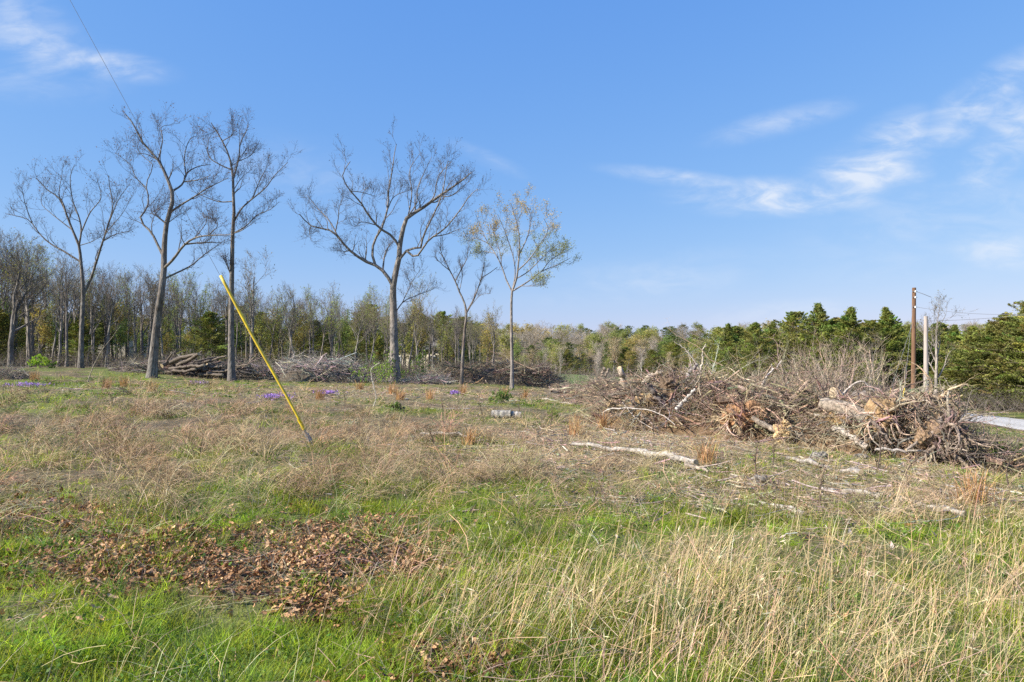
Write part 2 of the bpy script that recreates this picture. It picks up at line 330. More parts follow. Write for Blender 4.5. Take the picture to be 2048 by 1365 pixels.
# ------------------------------------------------------------------ grass and litter (nobody could count them)
def sample(n, r0, r1, half=57):
    r = np.exp(rg.uniform(math.log(r0), math.log(r1), n)); a = R(half)*rg.uniform(-1, 1, n)
    return r*np.sin(a), r*np.cos(a), r
def blades(x, y, hgt, wid, lean, base, var, seg=3, dirn=None, dirk=0.0, tipk=1.0, curl=1.0, z0=-.01):
    n = len(x); z = hz(x, y)+z0; az = rg.uniform(0, 2*math.pi, n)
    d = np.c_[np.cos(az), np.sin(az), np.zeros(n)]
    if dirn is not None: d = unit(d*(1-dirk)+np.array(dirn)[None]*dirk)
    side = unit(np.c_[-d[:, 1], d[:, 0], np.zeros(n)]+rg.normal(size=(n, 3))*.35)
    lean = lean*(.4+1.2*rg.random(n)); pts = []
    p = np.c_[x, y, z]; st = hgt/seg; rows = []
    th = lean*.35
    for k in range(seg+1):
        wk = wid*(1-(k/seg)**1.5*tipk)*.5
        if k == seg and tipk == 1.0: rows.append(p[:, None, :])
        else: rows.append(np.stack([p-side*wk[:, None], p+side*wk[:, None]], 1))
        th = th+lean*curl/seg
        p = p+(d*np.sin(th)[:, None]+np.array([0, 0, 1])*np.cos(th)[:, None])*st[:, None]
    V = np.concatenate(rows, 1); nv = V.shape[1]; b = np.arange(n)[:, None]*nv
    q = []
    for k in range(seg-1 if tipk == 1.0 else seg): q.append(b+np.array([[2*k, 2*k+1, 2*k+3, 2*k+2]]))
    Fs = [np.concatenate(q)] if q else []
    if tipk == 1.0: Fs.append(b+np.array([[2*seg-2, 2*seg-1, 2*seg]]))
    return V.reshape(-1, 3), Fs, rcol(base, n, nv, var) if np.ndim(base) == 1 else np.repeat(base, nv, 0)
def acc_(n, r0, r1, f, half=57):
    x, y, r = sample(n, r0, r1, half); fl = fields(x, y); k = rg.random(n) < f(fl, r); return x[k], y[k], r[k], [q[k] for q in fl]
def gcol(n, fl, y):
    px_, py_, nA, nB, nC = fl[:5]; u = np.clip(nC*1.6-.3+.3*rg.normal(size=n), 0, 1)[:, None]
    c = np.array([.17, .245, .022])*(1-u)+np.array([.40, .43, .04])*u
    b = (rg.random(n) < .07)[:, None]; c = np.where(b, np.array([.16, .23, .09]), c)
    s = (rg.random(n) < .10)[:, None]; c = np.where(s, np.array([.36, .29, .17]), c)
    return c*(1+.22*rg.normal(size=(n, 1))).clip(.4, 1.6)
PA = []
x, y, r, fl = acc_(680000, 2.1, 60, lambda f, r: np.clip(f[9]*np.clip(3.2*f[3]-.75, .10, 1.3)*np.where(r > 14, .6, 1), 0, 1))
n = len(x); sc = 1+np.clip(r-6, 0, 60)*.06
hgt = (.04+.085*rg.random(n)**1.5)*np.clip((vn(x, y, .28, 55)*.6+fl[3]*.6-.28)*3.0, .25, 2.3)*(.6+.9*fl[2])*np.where(r > 9, .75, 1)*np.clip(.75+.09*(r-3), .8, 1.5)*np.where(fl[1] < 985, .75, 1)
PA.append((*blades(x, y, hgt, .0034*(.7+.7*rg.random(n))*sc*1.3, .75, gcol(n, fl, y), .2), ))
tag(build('green_grass', [(PA[0][0], PA[0][1], 0, PA[0][2])], [M['grass']]), 'short bright green grass carpeting the foreground', 'grass', kind='stuff')
# tufts of longer blades
def tufts(nt_, r0, r1, f, nb, rad, h, wid, lean, col, var, half=57, **kw):
    x, y, r, fl = acc_(nt_, r0, r1, f, half); m = len(x); i = np.repeat(np.arange(m), nb)
    s = (.5+rg.random(m))[i]; sc_ = (1+np.clip(r-6, 0, 60)*.06)[i]
    X = x[i]+rg.normal(size=len(i))*rad*s; Y = y[i]+rg.normal(size=len(i))*rad*s
    c = np.clip((np.asarray(col)[None]*(1+.3*rg.normal(size=(m, 1)))*(1+.1*rg.normal(size=(m, 3))))[i]*(1+var*rg.normal(size=(len(i), 1))), .005, .8)
    return blades(X, Y, h*(.45+.75*rg.random(len(i)))*s, wid*sc_*(.7+.6*rg.random(len(i))), lean, c, var, **kw)
T1 = tufts(8400, 2.1, 18, lambda f, r: np.clip(f[9]*f[2]*1.4, 0, 1)*(f[1] > 880), 52, .045, .15, .0046, 1.1, (.27, .35, .03), .2)
T2 = tufts(6300, 8, 58, lambda f, r: np.clip(f[9]*f[2]*1.3, 0, 1), 26, .09, .17, .006, .9, (.21, .26, .04), .25)
T3 = tufts(300, 2.4, 9, lambda f, r: np.clip(f[9]*.6, 0, 1), 40, .035, .30, .0036, .7, (.15, .22, .06), .15)
tag(build('grass_tufts', [(t[0], t[1], 0, t[2]) for t in (T1, T2, T3)], [M['grass']]), 'longer green grass tufts scattered through the clearing', 'grass', kind='stuff')
# thatch: short dead straws lying about
def lying(x, y, ln, wid, base, lift=.02, pit=.18, var=.3, K=3, bend=.25, S=None):
    n = len(x); az = rg.uniform(0, 2*math.pi, n); d = np.c_[np.cos(az), np.sin(az), rg.normal(size=n)*pit]; P = np.empty((n, K, 3))
    P[:, 0] = np.c_[x, y, hz(x, y)+rg.random(n)*lift]; dd = unit(d)
    for k in range(1, K): dd = unit(dd+rg.normal(size=(n, 3))*bend*np.array([1, 1, .4])); P[:, k] = P[:, k-1]+dd*(ln/(K-1))[:, None]
    P[:, 1:, 2] = np.maximum(P[:, 1:, 2], hz(P[:, 1:, 0], P[:, 1:, 1])+.004)
    if S: RR = (wid/2)[:, None]*np.linspace(1, .6, K)[None]; V, Fq = tubes(P, RR, S); return V, [Fq], rcol(base, n, K*S, var)
    sd = np.c_[-d[:, 1], d[:, 0], np.zeros(n)]; sd = unit(sd+rg.normal(size=(n, 3))*.4)
    V = np.stack([P-sd[:, None]*wid[:, None, None]/2, P+sd[:, None]*wid[:, None, None]/2], 2).reshape(-1, 3)
    b = np.arange(n)[:, None]*K*2; Fq = np.concatenate([b+np.array([[2*k, 2*k+1, 2*k+3, 2*k+2]]) for k in range(K-1)])
    return V, [Fq], rcol(base, n, K*2, var)
x, y, r, fl = acc_(400000, 2.5, 62, lambda f, r: np.clip(.28+f[6]*.8+f[7]*.25-.25*(f[9] > .8), 0, 1)*(road_d(0, 0) > 0)*(f[5] < .7))
k = road_d(x, y) > 3.3; x, y, r = x[k], y[k], r[k]; n = len(x)
sc = 1+np.clip(r-5, 0, 60)*.09
th1 = lying(x, y, (.06+.2*rg.random(n)**2)*sc**.5, .003*sc*(.6+.8*rg.random(n)), (.42, .315, .18), lift=.05, pit=.3)
tag(build('dead_thatch', [(th1[0], th1[1], 0, th1[2])], [M['dry']]), 'tangle of dead straw and thatch lying over the clearing floor', 'dead grass', kind='stuff')
# fine brown fuzz weeds
def fuzzy(nn, r0, r1, f, base, hh, half=57, per=16):
    cx0, cy0, r, fl = acc_(nn//per*2, r0, r1, f, half); m = len(cx0); i = np.repeat(np.arange(m), per); n = len(i); sz = (.5+.9*rg.random(m))[i]; az = rg.uniform(0, 6.283, n); q = np.abs(rg.normal(size=n))*.07*sz
    x = cx0[i]+np.cos(az)*q; y = cy0[i]+np.sin(az)*q; r = r[i]; ln = hh*(.4+.7*rg.random(n))*sz; wl = rg.normal(size=(m, 2))[i]*.25
    d = unit(np.c_[np.cos(az)*(.25+q*4)+.15+wl[:, 0], np.sin(az)*(.25+q*4)+wl[:, 1], np.ones(n)]); P = np.empty((n, 5, 3)); P[:, 0] = np.c_[x, y, hz(x, y)-.01]
    for k in range(1, 5): d = unit(d+rg.normal(size=(n, 3))*.16+np.array([.05, 0, -.13*k])); P[:, k] = P[:, k-1]+d*(ln/4)[:, None]
    RR = (.0016*(1+np.clip(r-5, 0, 60)*.11)*(.6+.8*rg.random(n)))[:, None]*np.linspace(1.1, .6, 5)[None]
    Q, QR = grow(P, RR, 4, (.35, 1), 32, 1, 3, up=-.02, wob=.28, rr=.7, rend=.6, lscale=ln*.4)
    c = np.clip((np.asarray(base)[None]*(1+.28*rg.normal(size=(m, 1)))*(1+.07*rg.normal(size=(m, 3))))[i]*(1+.2*rg.normal(size=(n, 1))), .02, .8); a1 = tubes(P, RR, 3); a2 = tubes(Q, QR, 3)
    return [(a1[0], a1[1], 0, np.repeat(c, 15, 0)), (a2[0], a2[1], 0, np.repeat(np.repeat(c, 4, 0), 9, 0))]
fz = fuzzy(74000, 3.4, 44, lambda f, r: np.clip(f[7]*.8, 0, 1)*np.clip(3*f[3]-.7, .1, 1), (.46, .335, .20), .62)
tag(build('dry_weeds', fz, [M['dry']]), 'fine pinkish brown dead weeds massed across the left middle ground', 'weeds', kind='stuff')
# tall straw
def straws(nn, r0, r1, f, h, base, lean, wid=.0028, half=57, dk=.55):
    x, y, r, fl = acc_(nn, r0, r1, f, half); n = len(x)
    k = np.maximum(rg.integers(0, 9, n), 0); x = x+rg.normal(size=n)*.02
    a = blades(x, y, h*(.5+.6*rg.random(n)), wid*(1+np.clip(r-5, 0, 50)*.08)*(.7+.7*rg.random(n)), lean, base, .25, seg=4, dirn=(.95, .1, 0), dirk=dk, tipk=.55, curl=.5)
    return a
st1 = straws(54000, 2.1, 12, lambda f, r: np.clip(f[8]*.85, 0, 1), .54, (.46, .345, .19), 1.05)
st2 = straws(6500, 2.3, 30, lambda f, r: np.clip(f[8]*.3+.12+f[7]*.3, 0, 1)*(f[5] < .6), .52, (.46, .37, .24), .9, dk=.3)
ar = tufts(520, 2.3, 8, lambda f, r: np.clip(f[8]*.8, 0, 1), 34, .05, .48, .0065, 2.4, (.46, .34, .20), .25, seg=5)
ar2 = tufts(6300, 3.2, 42, lambda f, r: np.clip(f[7]*.55+f[8]*.3+.06+.1*f[6], 0, 1), 30, .06, .34, .0038, 1.7, (.48, .375, .23), .2, seg=4)
x, y, r, fl = acc_(22000, 2.4, 22, lambda f, r: np.clip(f[8]*.45+f[7]*.25+.05, 0, 1)); n = len(x)
ly = lying(x, y, .22+.4*rg.random(n), .0032*(1+np.clip(r-5, 0, 50)*.08), (.47, .355, .21), lift=.22, pit=.45, K=4, bend=.2)
# seed wisps at the top of the straws
tip = st1[0].reshape(-1, 10, 3)[:, 8]; tip = tip[rg.random(len(tip)) < .3]
sl = leaves(tip, 3, .016, .04, asp=.12)
tag(build('tall_straw', [(a[0], a[1], 0, a[2]) for a in (st1, st2, ar, ar2, ly)]+[(sl[0], sl[1], 0, rcol((.5, .41, .27), len(sl[1]), 4))], [M['dry']]), 'tall pale straw stems leaning right over the green grass', 'dry grass', kind='stuff')
# oak leaf litter
x, y, r, fl = acc_(125000, 2.6, 13, lambda f, r: np.clip(f[5]**1.3, 0.0, 1)); n0 = len(x)
x2, y2, r2, _ = acc_(1500, 2.6, 14, lambda f, r: .5*(f[9] > .2)); x = np.r_[x, x2]; y = np.r_[y, y2]; n = len(x)
outl = np.array([(-.5, 0), (-.28, .16), (-.16, .10), (0, .27), (.12, .15), (.3, .2), (.5, 0), (.3, -.2), (.12, -.15), (0, -.27), (-.16, -.1), (-.28, -.16)])
s = .028+.065*rg.random(n)**1.3; az = rg.uniform(0, 6.283, n); tl = unit(np.c_[rg.normal(size=(n, 2))*.55, np.ones(n)])
ex = unit(np.cross(tl, np.c_[np.cos(az), np.sin(az), np.zeros(n)])); ey = np.cross(tl, ex); cur = rg.uniform(-.2, 1.0, n)
V = (np.c_[x, y, hz(x, y)+rg.random(n)*.055+.008])[:, None]+s[:, None, None]*(ex[:, None]*outl[None, :, :1]+ey[:, None]*outl[None, :, 1:]*(1-.3*np.abs(cur))[:, None, None]+tl[:, None]*((outl[:, 0]**2*1.1+outl[:, 1]**2*2.2)[None]*cur[:, None]+.06*rg.normal(size=(n, 12)))[..., None])
b = np.arange(n)[:, None]*12
Fl = [np.concatenate([b+np.array([q]) for q in ((0, 1, 2, 10), (0, 10, 11, 0)[:3]+(0,),)][:1]), np.concatenate([b+np.array([[0, 10, 11]]), b+np.array([[2, 3, 4]]), b+np.array([[8, 9, 10]])]), np.concatenate([b+np.array([[2, 4, 8, 10]]), b+np.array([[4, 5, 7, 8]])]), b+np.array([[5, 6, 7]])]
pal = np.array([(.27, .155, .085), (.36, .22, .13), (.15, .08, .045), (.46, .31, .19), (.22, .11, .055), (.28, .18, .12)])
lc = pal[rg.integers(0, 6, n)]*np.array([1.12, 1.05, .92])*(1+.3*rg.normal(size=(n, 1))).clip(.4, 1.6)
tag(build('leaf_litter', [(V.reshape(-1, 3), Fl, 0, np.repeat(lc, 12, 0))], [M['litter']]), 'fallen brown oak leaves in bare patches of the near grass', 'leaves', kind='stuff')
# twigs over the litter and wood debris in the middle
x, y, r, fl = acc_(9000, 2.8, 12, lambda f, r: np.clip(f[5]*.8, 0, .8)); n = len(x)
d1 = lying(x, y, .12+.4*rg.random(n)**2, .0025+.003*rg.random(n), (.27, .20, .15), lift=.09, K=5, S=3, pit=.3)
x, y, r, fl = acc_(41000, 5, 45, lambda f, r: np.clip(f[6]*.8, 0, .9)); n = len(x); sc = 1+np.clip(r-8, 0, 60)*.03
d2 = lying(x, y, (.10+.55*rg.random(n)**4)*sc, (.006+.022*rg.random(n)**3)*sc, (.31, .265, .215), lift=.04, K=4, S=4, pit=.1, bend=.2)
x, y, r, fl = acc_(20000, 6, 50, lambda f, r: np.clip(f[6]*.8+.05, 0, .9)); n = len(x)
cc = np.c_[x, y, hz(x, y)+.015]; ch = leaves(cc, 1, .01, .075, asp=.4, flat=.3)
tag(build('wood_debris', [(d1[0], d1[1], 0, d1[2]), (d2[0], d2[1], 0, d2[2]), (ch[0], ch[1], 0, rcol((.33, .28, .22), n, 4, .35))], [M['deadwood']]), 'grey chips and broken sticks strewn over the cleared band', 'wood debris', kind='stuff')
# low broad leaf weeds
x, y, r, fl = acc_(5200, 2.5, 50, lambda f, r: np.clip(f[9]*f[2]*.8, 0, 1)); i = np.repeat(np.arange(len(x)), 22)
P_ = np.c_[x[i]+rg.normal(size=len(i))*.06*(1+r[i]*.03), y[i]+rg.normal(size=len(i))*.06*(1+r[i]*.03), 0*i]; P_[:, 2] = hz(P_[:, 0], P_[:, 1])+.02+.07*rg.random(len(i))
lv = leaves(P_, 1, .001, .028, asp=.6); lv = (lv[0], lv[1])
sc = np.repeat(1+np.clip(r[i]-5, 0, 60)*.06, 4)[:, None]; ctr = np.repeat(P_, 4, 0); V = ctr+(lv[0]-ctr)*sc
tag(build('broadleaf_weeds', [(V, lv[1], 0, rcol((.105, .175, .032), len(i), 4, .25))], [M['leaf']]), 'low leafy green weeds mixed through the grass', 'weeds', kind='stuff')

# ------------------------------------------------------------------ trees
def tree_proto(g, H, spread=.28, base_r=.17, lean=.05, fork=.45, n1=9, n2=6, n3=5, n4=4, up=.35, L1=.34, trunk_k=10):
    K = trunk_k; z = np.linspace(0, 1, K); H = H*.8; d = g.normal(size=2)*lean*H
    P = np.c_[d[0]*z**1.5+.012*H*np.cumsum(g.normal(size=K))*.5*(z > 0), d[1]*z**1.5+.012*H*np.cumsum(g.normal(size=K))*.5*(z > 0), z*H*.93][None]
    P[0, 0, 2] = -.25; P[0, :, :2] -= P[0, 0, :2]
    RR = (base_r*(1-z*.93)**.85+.008)[None]; RR[0, 0] *= 1.35
    a = grow(P, RR, n1, (fork, .97), 42, H*L1, 8, up=up*.9, wob=.13, rr=.62, g=g)
    b = grow(a[0], a[1], n2, (.2, 1), 38, H*L1*.5, 6, up=up*.7, wob=.15, rr=.6, g=g)
    c = grow(b[0], b[1], n3, (.15, 1), 36, H*L1*.26, 5, up=up*.5, wob=.18, rr=.6, rmin=.009, g=g)
    e = grow(c[0], c[1], n4, (.15, 1), 36, H*L1*.14, 4, up=up*.3, wob=.2, rr=.7, rmin=.006, g=g)
    return P, RR, a, b, c, e
def tree_meshes(name, pr, bark, twc, leafspec=None, g=None):
    P, RR, a, b, c, e = pr
    def tp(q, S, col, m=0): V, Fq = tubes(q[0], q[1], S); return (V, Fq, m, col)
    tm = build('trunk', [tp((P, RR), 9, bark), tp(a, 6, bark)], [M['bark']], smooth=True)
    parts = [tp(b, 4, np.array(bark)*.9), tp(c, 3, twc), tp(e, 3, twc)]
    if leafspec:
        n_, sp, sz, colr, frac = leafspec; t = e[0][:, 1:].reshape(-1, 3); t = t[(g or rg).random(len(t)) < frac]
        lv = leaves(t, n_, sp, sz, g=g); parts.append((lv[0], lv[1], 1, rcol(colr, len(lv[1]), 4, .25)))
    cm = build('crown', parts, [M['twig'], M['leaf']]); return tm, cm
PL = []; PLO = []; ZT = {}
def ztop(pr):
    if id(pr) not in ZT:
        z = np.concatenate([np.array([v.co.z for v in o.data.vertices]) for o in pr]); ZT[id(pr)] = float(np.quantile(z, .9985))
    return ZT[id(pr)]
def place(proto, name, loc, rz, sc, label, cat, group, first=False):
    px_ = 1024+F*loc[0]/loc[1]; PL.append((group, label, px_)); root = empty(name, loc, label, cat, group); PLO.append(root); root.rotation_euler = (0, 0, rz); root.scale = sc
    for p in proto:
        c = p.copy(); COL.objects.link(c); c.parent = root
    return root
def drop(p):
    for o in p: bpy.data.objects.remove(o)

# --- six tall trees left standing in the clearing, limbs traced one by one
def hero(name, zo, zs, depth, base_w, trunk, limbs, seed, label, bark, twc, leafspec=None, dens=1.0, tw=1.0, upb=.35):
    g = np.random.default_rng(seed)
    conv = lambda p: (zo[0]+p[0]/zs, zo[1]+p[1]/zs)
    mpp = depth/F
    K = 14
    def w3(p, d): q = conv(p); return W3(q[0], q[1], d)
    T = np.array([w3(p, depth) for p in trunk]); wob = np.cumsum(g.normal(size=len(T))*.12)*(np.arange(len(T)) > 0)
    T[:, 1] += wob; 
    for i_ in range(len(T)): T[i_] = w3(trunk[i_], T[i_, 1])
    gz0 = h1(T[0, 0], T[0, 1]); T[0, 2] = gz0-.2
    T = resample(T, 26)
    bw = base_w*.80/zs*mpp/2
    tt = np.linspace(0, 1, 26); RT = bw*(1-tt*.94)**.95+.012; RT *= 1+.42*np.exp(-tt*26/1.1)
    polys = [(T, RT)]; 
    for lm in limbs:
        w = lm[0]; pts = lm[1:]; a0 = w3(pts[0], depth); best = None
        for (Q, QR) in polys:
            dd = np.hypot(Q[:, 0]/Q[:, 1]-a0[0]/a0[1], (Q[:, 2]-EYE)/Q[:, 1]-(a0[2]-EYE)/a0[1]); k = dd.argmin()
            if best is None or dd[k] < best[0]: best = (dd[k], Q[k], QR[k])
        d0 = best[1][1]; L2 = sum(math.dist(pts[j], pts[j+1]) for j in range(len(pts)-1))/zs*mpp
        slope = g.uniform(-.65, .65); out_ = [best[1]]; s = 0
        for j in range(1, len(pts)):
            s += math.dist(pts[j-1], pts[j])/zs*mpp; out_.append(w3(pts[j], d0+slope*s+g.normal()*.06*s**.5))
        Q = resample(out_, K); r0 = min(w/zs*mpp/2, best[2]*.9); polys.append((Q, r0*(1-np.linspace(0, 1, K)*.8)+.004))
    PT = np.stack([resample(q[0], K) if len(q[0]) != K else q[0] for q in polys]); RR = np.stack([np.interp(np.linspace(0, 1, K), np.linspace(0, 1, len(q[1])), q[1]) for q in polys])
    ln = np.linalg.norm(np.diff(PT, axis=1), axis=2).sum(1); ls = np.clip(ln/4.5, .35, 1.25)
    pt1 = PT[1:]; rr1 = RR[1:]; l1 = ls[1:]
    pt1 = np.concatenate([pt1, resample(T[15:], K)[None]]); rr1 = np.concatenate([rr1, np.interp(np.linspace(0, 1, K), np.linspace(0, 1, 11), RT[15:])[None]]); l1 = np.r_[l1, 1.0]
    b = grow(pt1, rr1, int(7*dens), (.22, 1), 45, 1.75*tw, 7, up=upb, wob=.22, rr=.5, g=g, lscale=l1)
    c = grow(b[0], b[1], 5, (.15, 1), 40, .95*tw, 5, up=upb*.7, wob=.2, rr=.55, rmin=.008, g=g)
    e = grow(c[0], c[1], 5, (.15, 1), 38, .50*tw, 4, up=upb*.5, wob=.22, rr=.65, rmin=.005, rend=.5, g=g)
    f_ = grow(pt1, rr1, int(6*dens), (.3, 1), 50, .55*tw, 4, up=.2, wob=.25, rr=.22, rmin=.010, g=g)
    org = np.array([T[0, 0], T[0, 1], gz0])
    root = empty(name, org, label, 'tree')
    V, Fq = tubes(T[None]-org, RT[None], 12); tr = [(V, Fq, 0, bark)]
    for Q, QR in polys[1:]: V, Fq = tubes(Q[None]-org, QR[None], 7); tr.append((V, Fq, 0, bark))
    build('trunk', tr, [M['bark']], root, smooth=True)
    parts = []
    for q, S, cl in ((b, 4, bark), (c, 3, twc), (e, 3, twc), (f_, 3, twc)):
        V, Fq = tubes(q[0]-org, q[1], S); parts.append((V, Fq, 0, np.array(cl)*.9))
    if leafspec:
        n_, sp, sz, colr, frac = leafspec[:5]; t = np.concatenate([e[0][:, 1:].reshape(-1, 3), c[0][:, 2:].reshape(-1, 3)])-org; t = t[g.random(len(t)) < frac]
        lv = leaves(t, n_, sp, sz, g=g)
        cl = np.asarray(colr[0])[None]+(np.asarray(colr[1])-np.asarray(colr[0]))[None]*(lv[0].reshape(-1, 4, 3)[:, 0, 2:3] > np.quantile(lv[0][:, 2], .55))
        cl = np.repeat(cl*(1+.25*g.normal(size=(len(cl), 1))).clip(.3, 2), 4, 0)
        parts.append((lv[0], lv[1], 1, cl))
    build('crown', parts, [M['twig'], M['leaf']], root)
Z1 = ((0, 180), 2.275); Z2 = ((560, 240), 2.275)
bk = (.135, .115, .10); bk2 = (.17, .145, .125); tw_ = (.085, .07, .065); tw2 = (.11, .095, .09)
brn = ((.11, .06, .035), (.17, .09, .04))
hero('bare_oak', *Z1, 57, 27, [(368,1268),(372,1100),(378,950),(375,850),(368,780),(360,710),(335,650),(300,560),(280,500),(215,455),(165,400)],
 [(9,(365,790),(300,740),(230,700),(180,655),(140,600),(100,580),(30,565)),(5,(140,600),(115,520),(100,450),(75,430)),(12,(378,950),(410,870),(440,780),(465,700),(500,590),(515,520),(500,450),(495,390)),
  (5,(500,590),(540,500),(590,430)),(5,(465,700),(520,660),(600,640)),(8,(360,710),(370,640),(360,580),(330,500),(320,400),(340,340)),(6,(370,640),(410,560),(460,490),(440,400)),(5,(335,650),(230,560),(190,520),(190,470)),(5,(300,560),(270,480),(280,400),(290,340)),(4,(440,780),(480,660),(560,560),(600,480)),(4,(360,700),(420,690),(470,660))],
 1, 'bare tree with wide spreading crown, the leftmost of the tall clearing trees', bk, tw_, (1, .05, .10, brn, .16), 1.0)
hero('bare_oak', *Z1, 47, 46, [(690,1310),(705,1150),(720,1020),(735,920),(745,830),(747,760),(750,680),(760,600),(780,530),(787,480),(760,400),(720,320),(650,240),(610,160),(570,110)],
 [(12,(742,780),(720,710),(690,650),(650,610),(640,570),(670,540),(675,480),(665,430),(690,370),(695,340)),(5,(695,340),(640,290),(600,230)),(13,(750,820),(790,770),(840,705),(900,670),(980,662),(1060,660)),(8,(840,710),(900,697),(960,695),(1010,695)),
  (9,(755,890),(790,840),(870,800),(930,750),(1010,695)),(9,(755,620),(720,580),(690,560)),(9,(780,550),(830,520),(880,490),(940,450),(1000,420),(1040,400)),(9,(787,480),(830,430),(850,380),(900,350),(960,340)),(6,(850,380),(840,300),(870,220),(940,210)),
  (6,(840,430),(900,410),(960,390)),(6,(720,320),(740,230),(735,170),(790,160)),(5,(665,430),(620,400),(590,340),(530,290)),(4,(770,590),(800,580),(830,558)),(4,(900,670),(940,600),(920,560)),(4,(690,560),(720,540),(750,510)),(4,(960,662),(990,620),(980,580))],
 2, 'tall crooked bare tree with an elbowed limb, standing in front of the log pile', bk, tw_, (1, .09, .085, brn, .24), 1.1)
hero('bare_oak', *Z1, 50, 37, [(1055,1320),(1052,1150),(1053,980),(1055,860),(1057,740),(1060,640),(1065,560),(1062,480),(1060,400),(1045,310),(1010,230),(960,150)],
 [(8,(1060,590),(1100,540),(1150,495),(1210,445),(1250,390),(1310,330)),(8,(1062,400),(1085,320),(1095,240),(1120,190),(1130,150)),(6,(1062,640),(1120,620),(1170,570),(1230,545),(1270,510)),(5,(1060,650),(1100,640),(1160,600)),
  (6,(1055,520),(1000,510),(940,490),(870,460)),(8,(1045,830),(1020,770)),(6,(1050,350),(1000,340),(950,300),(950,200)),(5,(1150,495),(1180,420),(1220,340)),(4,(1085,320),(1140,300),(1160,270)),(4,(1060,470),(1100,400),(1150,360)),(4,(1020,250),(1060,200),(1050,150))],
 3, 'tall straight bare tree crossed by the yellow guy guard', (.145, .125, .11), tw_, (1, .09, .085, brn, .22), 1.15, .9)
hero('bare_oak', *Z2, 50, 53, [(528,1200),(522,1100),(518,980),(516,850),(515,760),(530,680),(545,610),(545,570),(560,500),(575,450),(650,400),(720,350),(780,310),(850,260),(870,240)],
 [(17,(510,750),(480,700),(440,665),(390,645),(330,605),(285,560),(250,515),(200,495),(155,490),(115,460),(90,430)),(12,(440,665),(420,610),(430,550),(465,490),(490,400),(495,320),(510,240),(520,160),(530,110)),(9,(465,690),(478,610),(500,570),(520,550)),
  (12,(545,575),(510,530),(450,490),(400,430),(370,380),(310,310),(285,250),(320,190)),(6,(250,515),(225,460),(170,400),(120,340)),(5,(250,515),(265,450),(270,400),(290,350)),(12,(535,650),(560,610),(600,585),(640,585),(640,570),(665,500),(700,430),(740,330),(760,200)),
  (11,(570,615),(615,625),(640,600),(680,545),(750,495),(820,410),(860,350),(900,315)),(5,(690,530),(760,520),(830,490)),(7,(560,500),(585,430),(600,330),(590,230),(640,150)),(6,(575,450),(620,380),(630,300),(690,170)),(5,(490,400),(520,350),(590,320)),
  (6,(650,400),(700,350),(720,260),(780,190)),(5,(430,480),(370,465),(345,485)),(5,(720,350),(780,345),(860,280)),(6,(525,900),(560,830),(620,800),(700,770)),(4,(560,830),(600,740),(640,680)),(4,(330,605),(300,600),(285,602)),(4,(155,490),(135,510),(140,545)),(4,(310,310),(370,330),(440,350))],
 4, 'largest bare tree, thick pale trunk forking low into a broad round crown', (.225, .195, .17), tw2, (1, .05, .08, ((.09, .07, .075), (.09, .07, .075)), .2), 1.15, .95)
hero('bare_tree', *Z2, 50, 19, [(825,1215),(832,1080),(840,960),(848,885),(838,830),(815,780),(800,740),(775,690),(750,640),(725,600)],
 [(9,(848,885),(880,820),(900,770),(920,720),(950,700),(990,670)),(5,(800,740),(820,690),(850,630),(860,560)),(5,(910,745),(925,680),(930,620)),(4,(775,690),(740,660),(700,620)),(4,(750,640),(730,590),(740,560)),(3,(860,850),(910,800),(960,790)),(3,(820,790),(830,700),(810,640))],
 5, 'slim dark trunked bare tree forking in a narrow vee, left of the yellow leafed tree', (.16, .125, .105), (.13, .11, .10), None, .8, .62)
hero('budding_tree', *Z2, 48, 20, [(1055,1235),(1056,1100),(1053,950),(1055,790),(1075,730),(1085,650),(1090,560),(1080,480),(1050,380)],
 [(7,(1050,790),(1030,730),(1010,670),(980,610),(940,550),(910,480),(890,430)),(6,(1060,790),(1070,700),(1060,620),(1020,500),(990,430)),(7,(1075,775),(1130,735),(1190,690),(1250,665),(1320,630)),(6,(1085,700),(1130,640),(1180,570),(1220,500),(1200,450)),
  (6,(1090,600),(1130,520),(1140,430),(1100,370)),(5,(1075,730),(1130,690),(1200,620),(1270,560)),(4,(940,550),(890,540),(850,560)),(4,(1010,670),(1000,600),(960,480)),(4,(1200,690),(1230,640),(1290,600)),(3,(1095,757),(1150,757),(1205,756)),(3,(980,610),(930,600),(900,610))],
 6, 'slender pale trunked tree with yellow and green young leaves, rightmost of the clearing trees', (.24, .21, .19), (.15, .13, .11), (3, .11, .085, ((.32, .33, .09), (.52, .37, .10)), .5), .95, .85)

# --- woodland trees: a few prototypes copied with their parts
bare = []
for k in range(7):
    g = np.random.default_rng(100+k)
    pr = tree_proto(g, 10, base_r=[.15, .12, .17, .10, .14, .11, .13][k], lean=[.03, .08, .04, .1, .02, .06, .05][k], fork=[.35, .5, .28, .42, .55, .38, .32][k], n1=9, n2=5, n3=4, n4=4, L1=.36, up=.42)
    ls = [None, (1, .06, .12, (.27, .27, .07), .25), None, (1, .05, .10, (.20, .14, .08), .22), (1, .06, .11, (.28, .27, .08), .2), (1, .06, .13, (.26, .31, .07), .4), (1, .05, .1, (.22, .19, .09), .2)][k]
    bare.append(tree_meshes('p', pr, [(.19, .16, .14), (.24, .21, .18), (.14, .12, .10), (.28, .25, .21), (.20, .175, .15), (.22, .19, .16), (.32, .28, .24)][k], (.17, .145, .12), ls, g))
leafy = []
for k in range(3):
    g = np.random.default_rng(150+k); pr = tree_proto(g, 10, base_r=.12, fork=.22, n1=11, n2=6, n3=5, n4=3, L1=.38, up=.4)
    leafy.append(tree_meshes('p', pr, (.19, .165, .14), (.13, .11, .08), [(2, .14, .2, (.33, .34, .09), .4), (2, .13, .2, (.40, .32, .10), .4), (2, .13, .2, (.20, .28, .07), .5)][k], g))
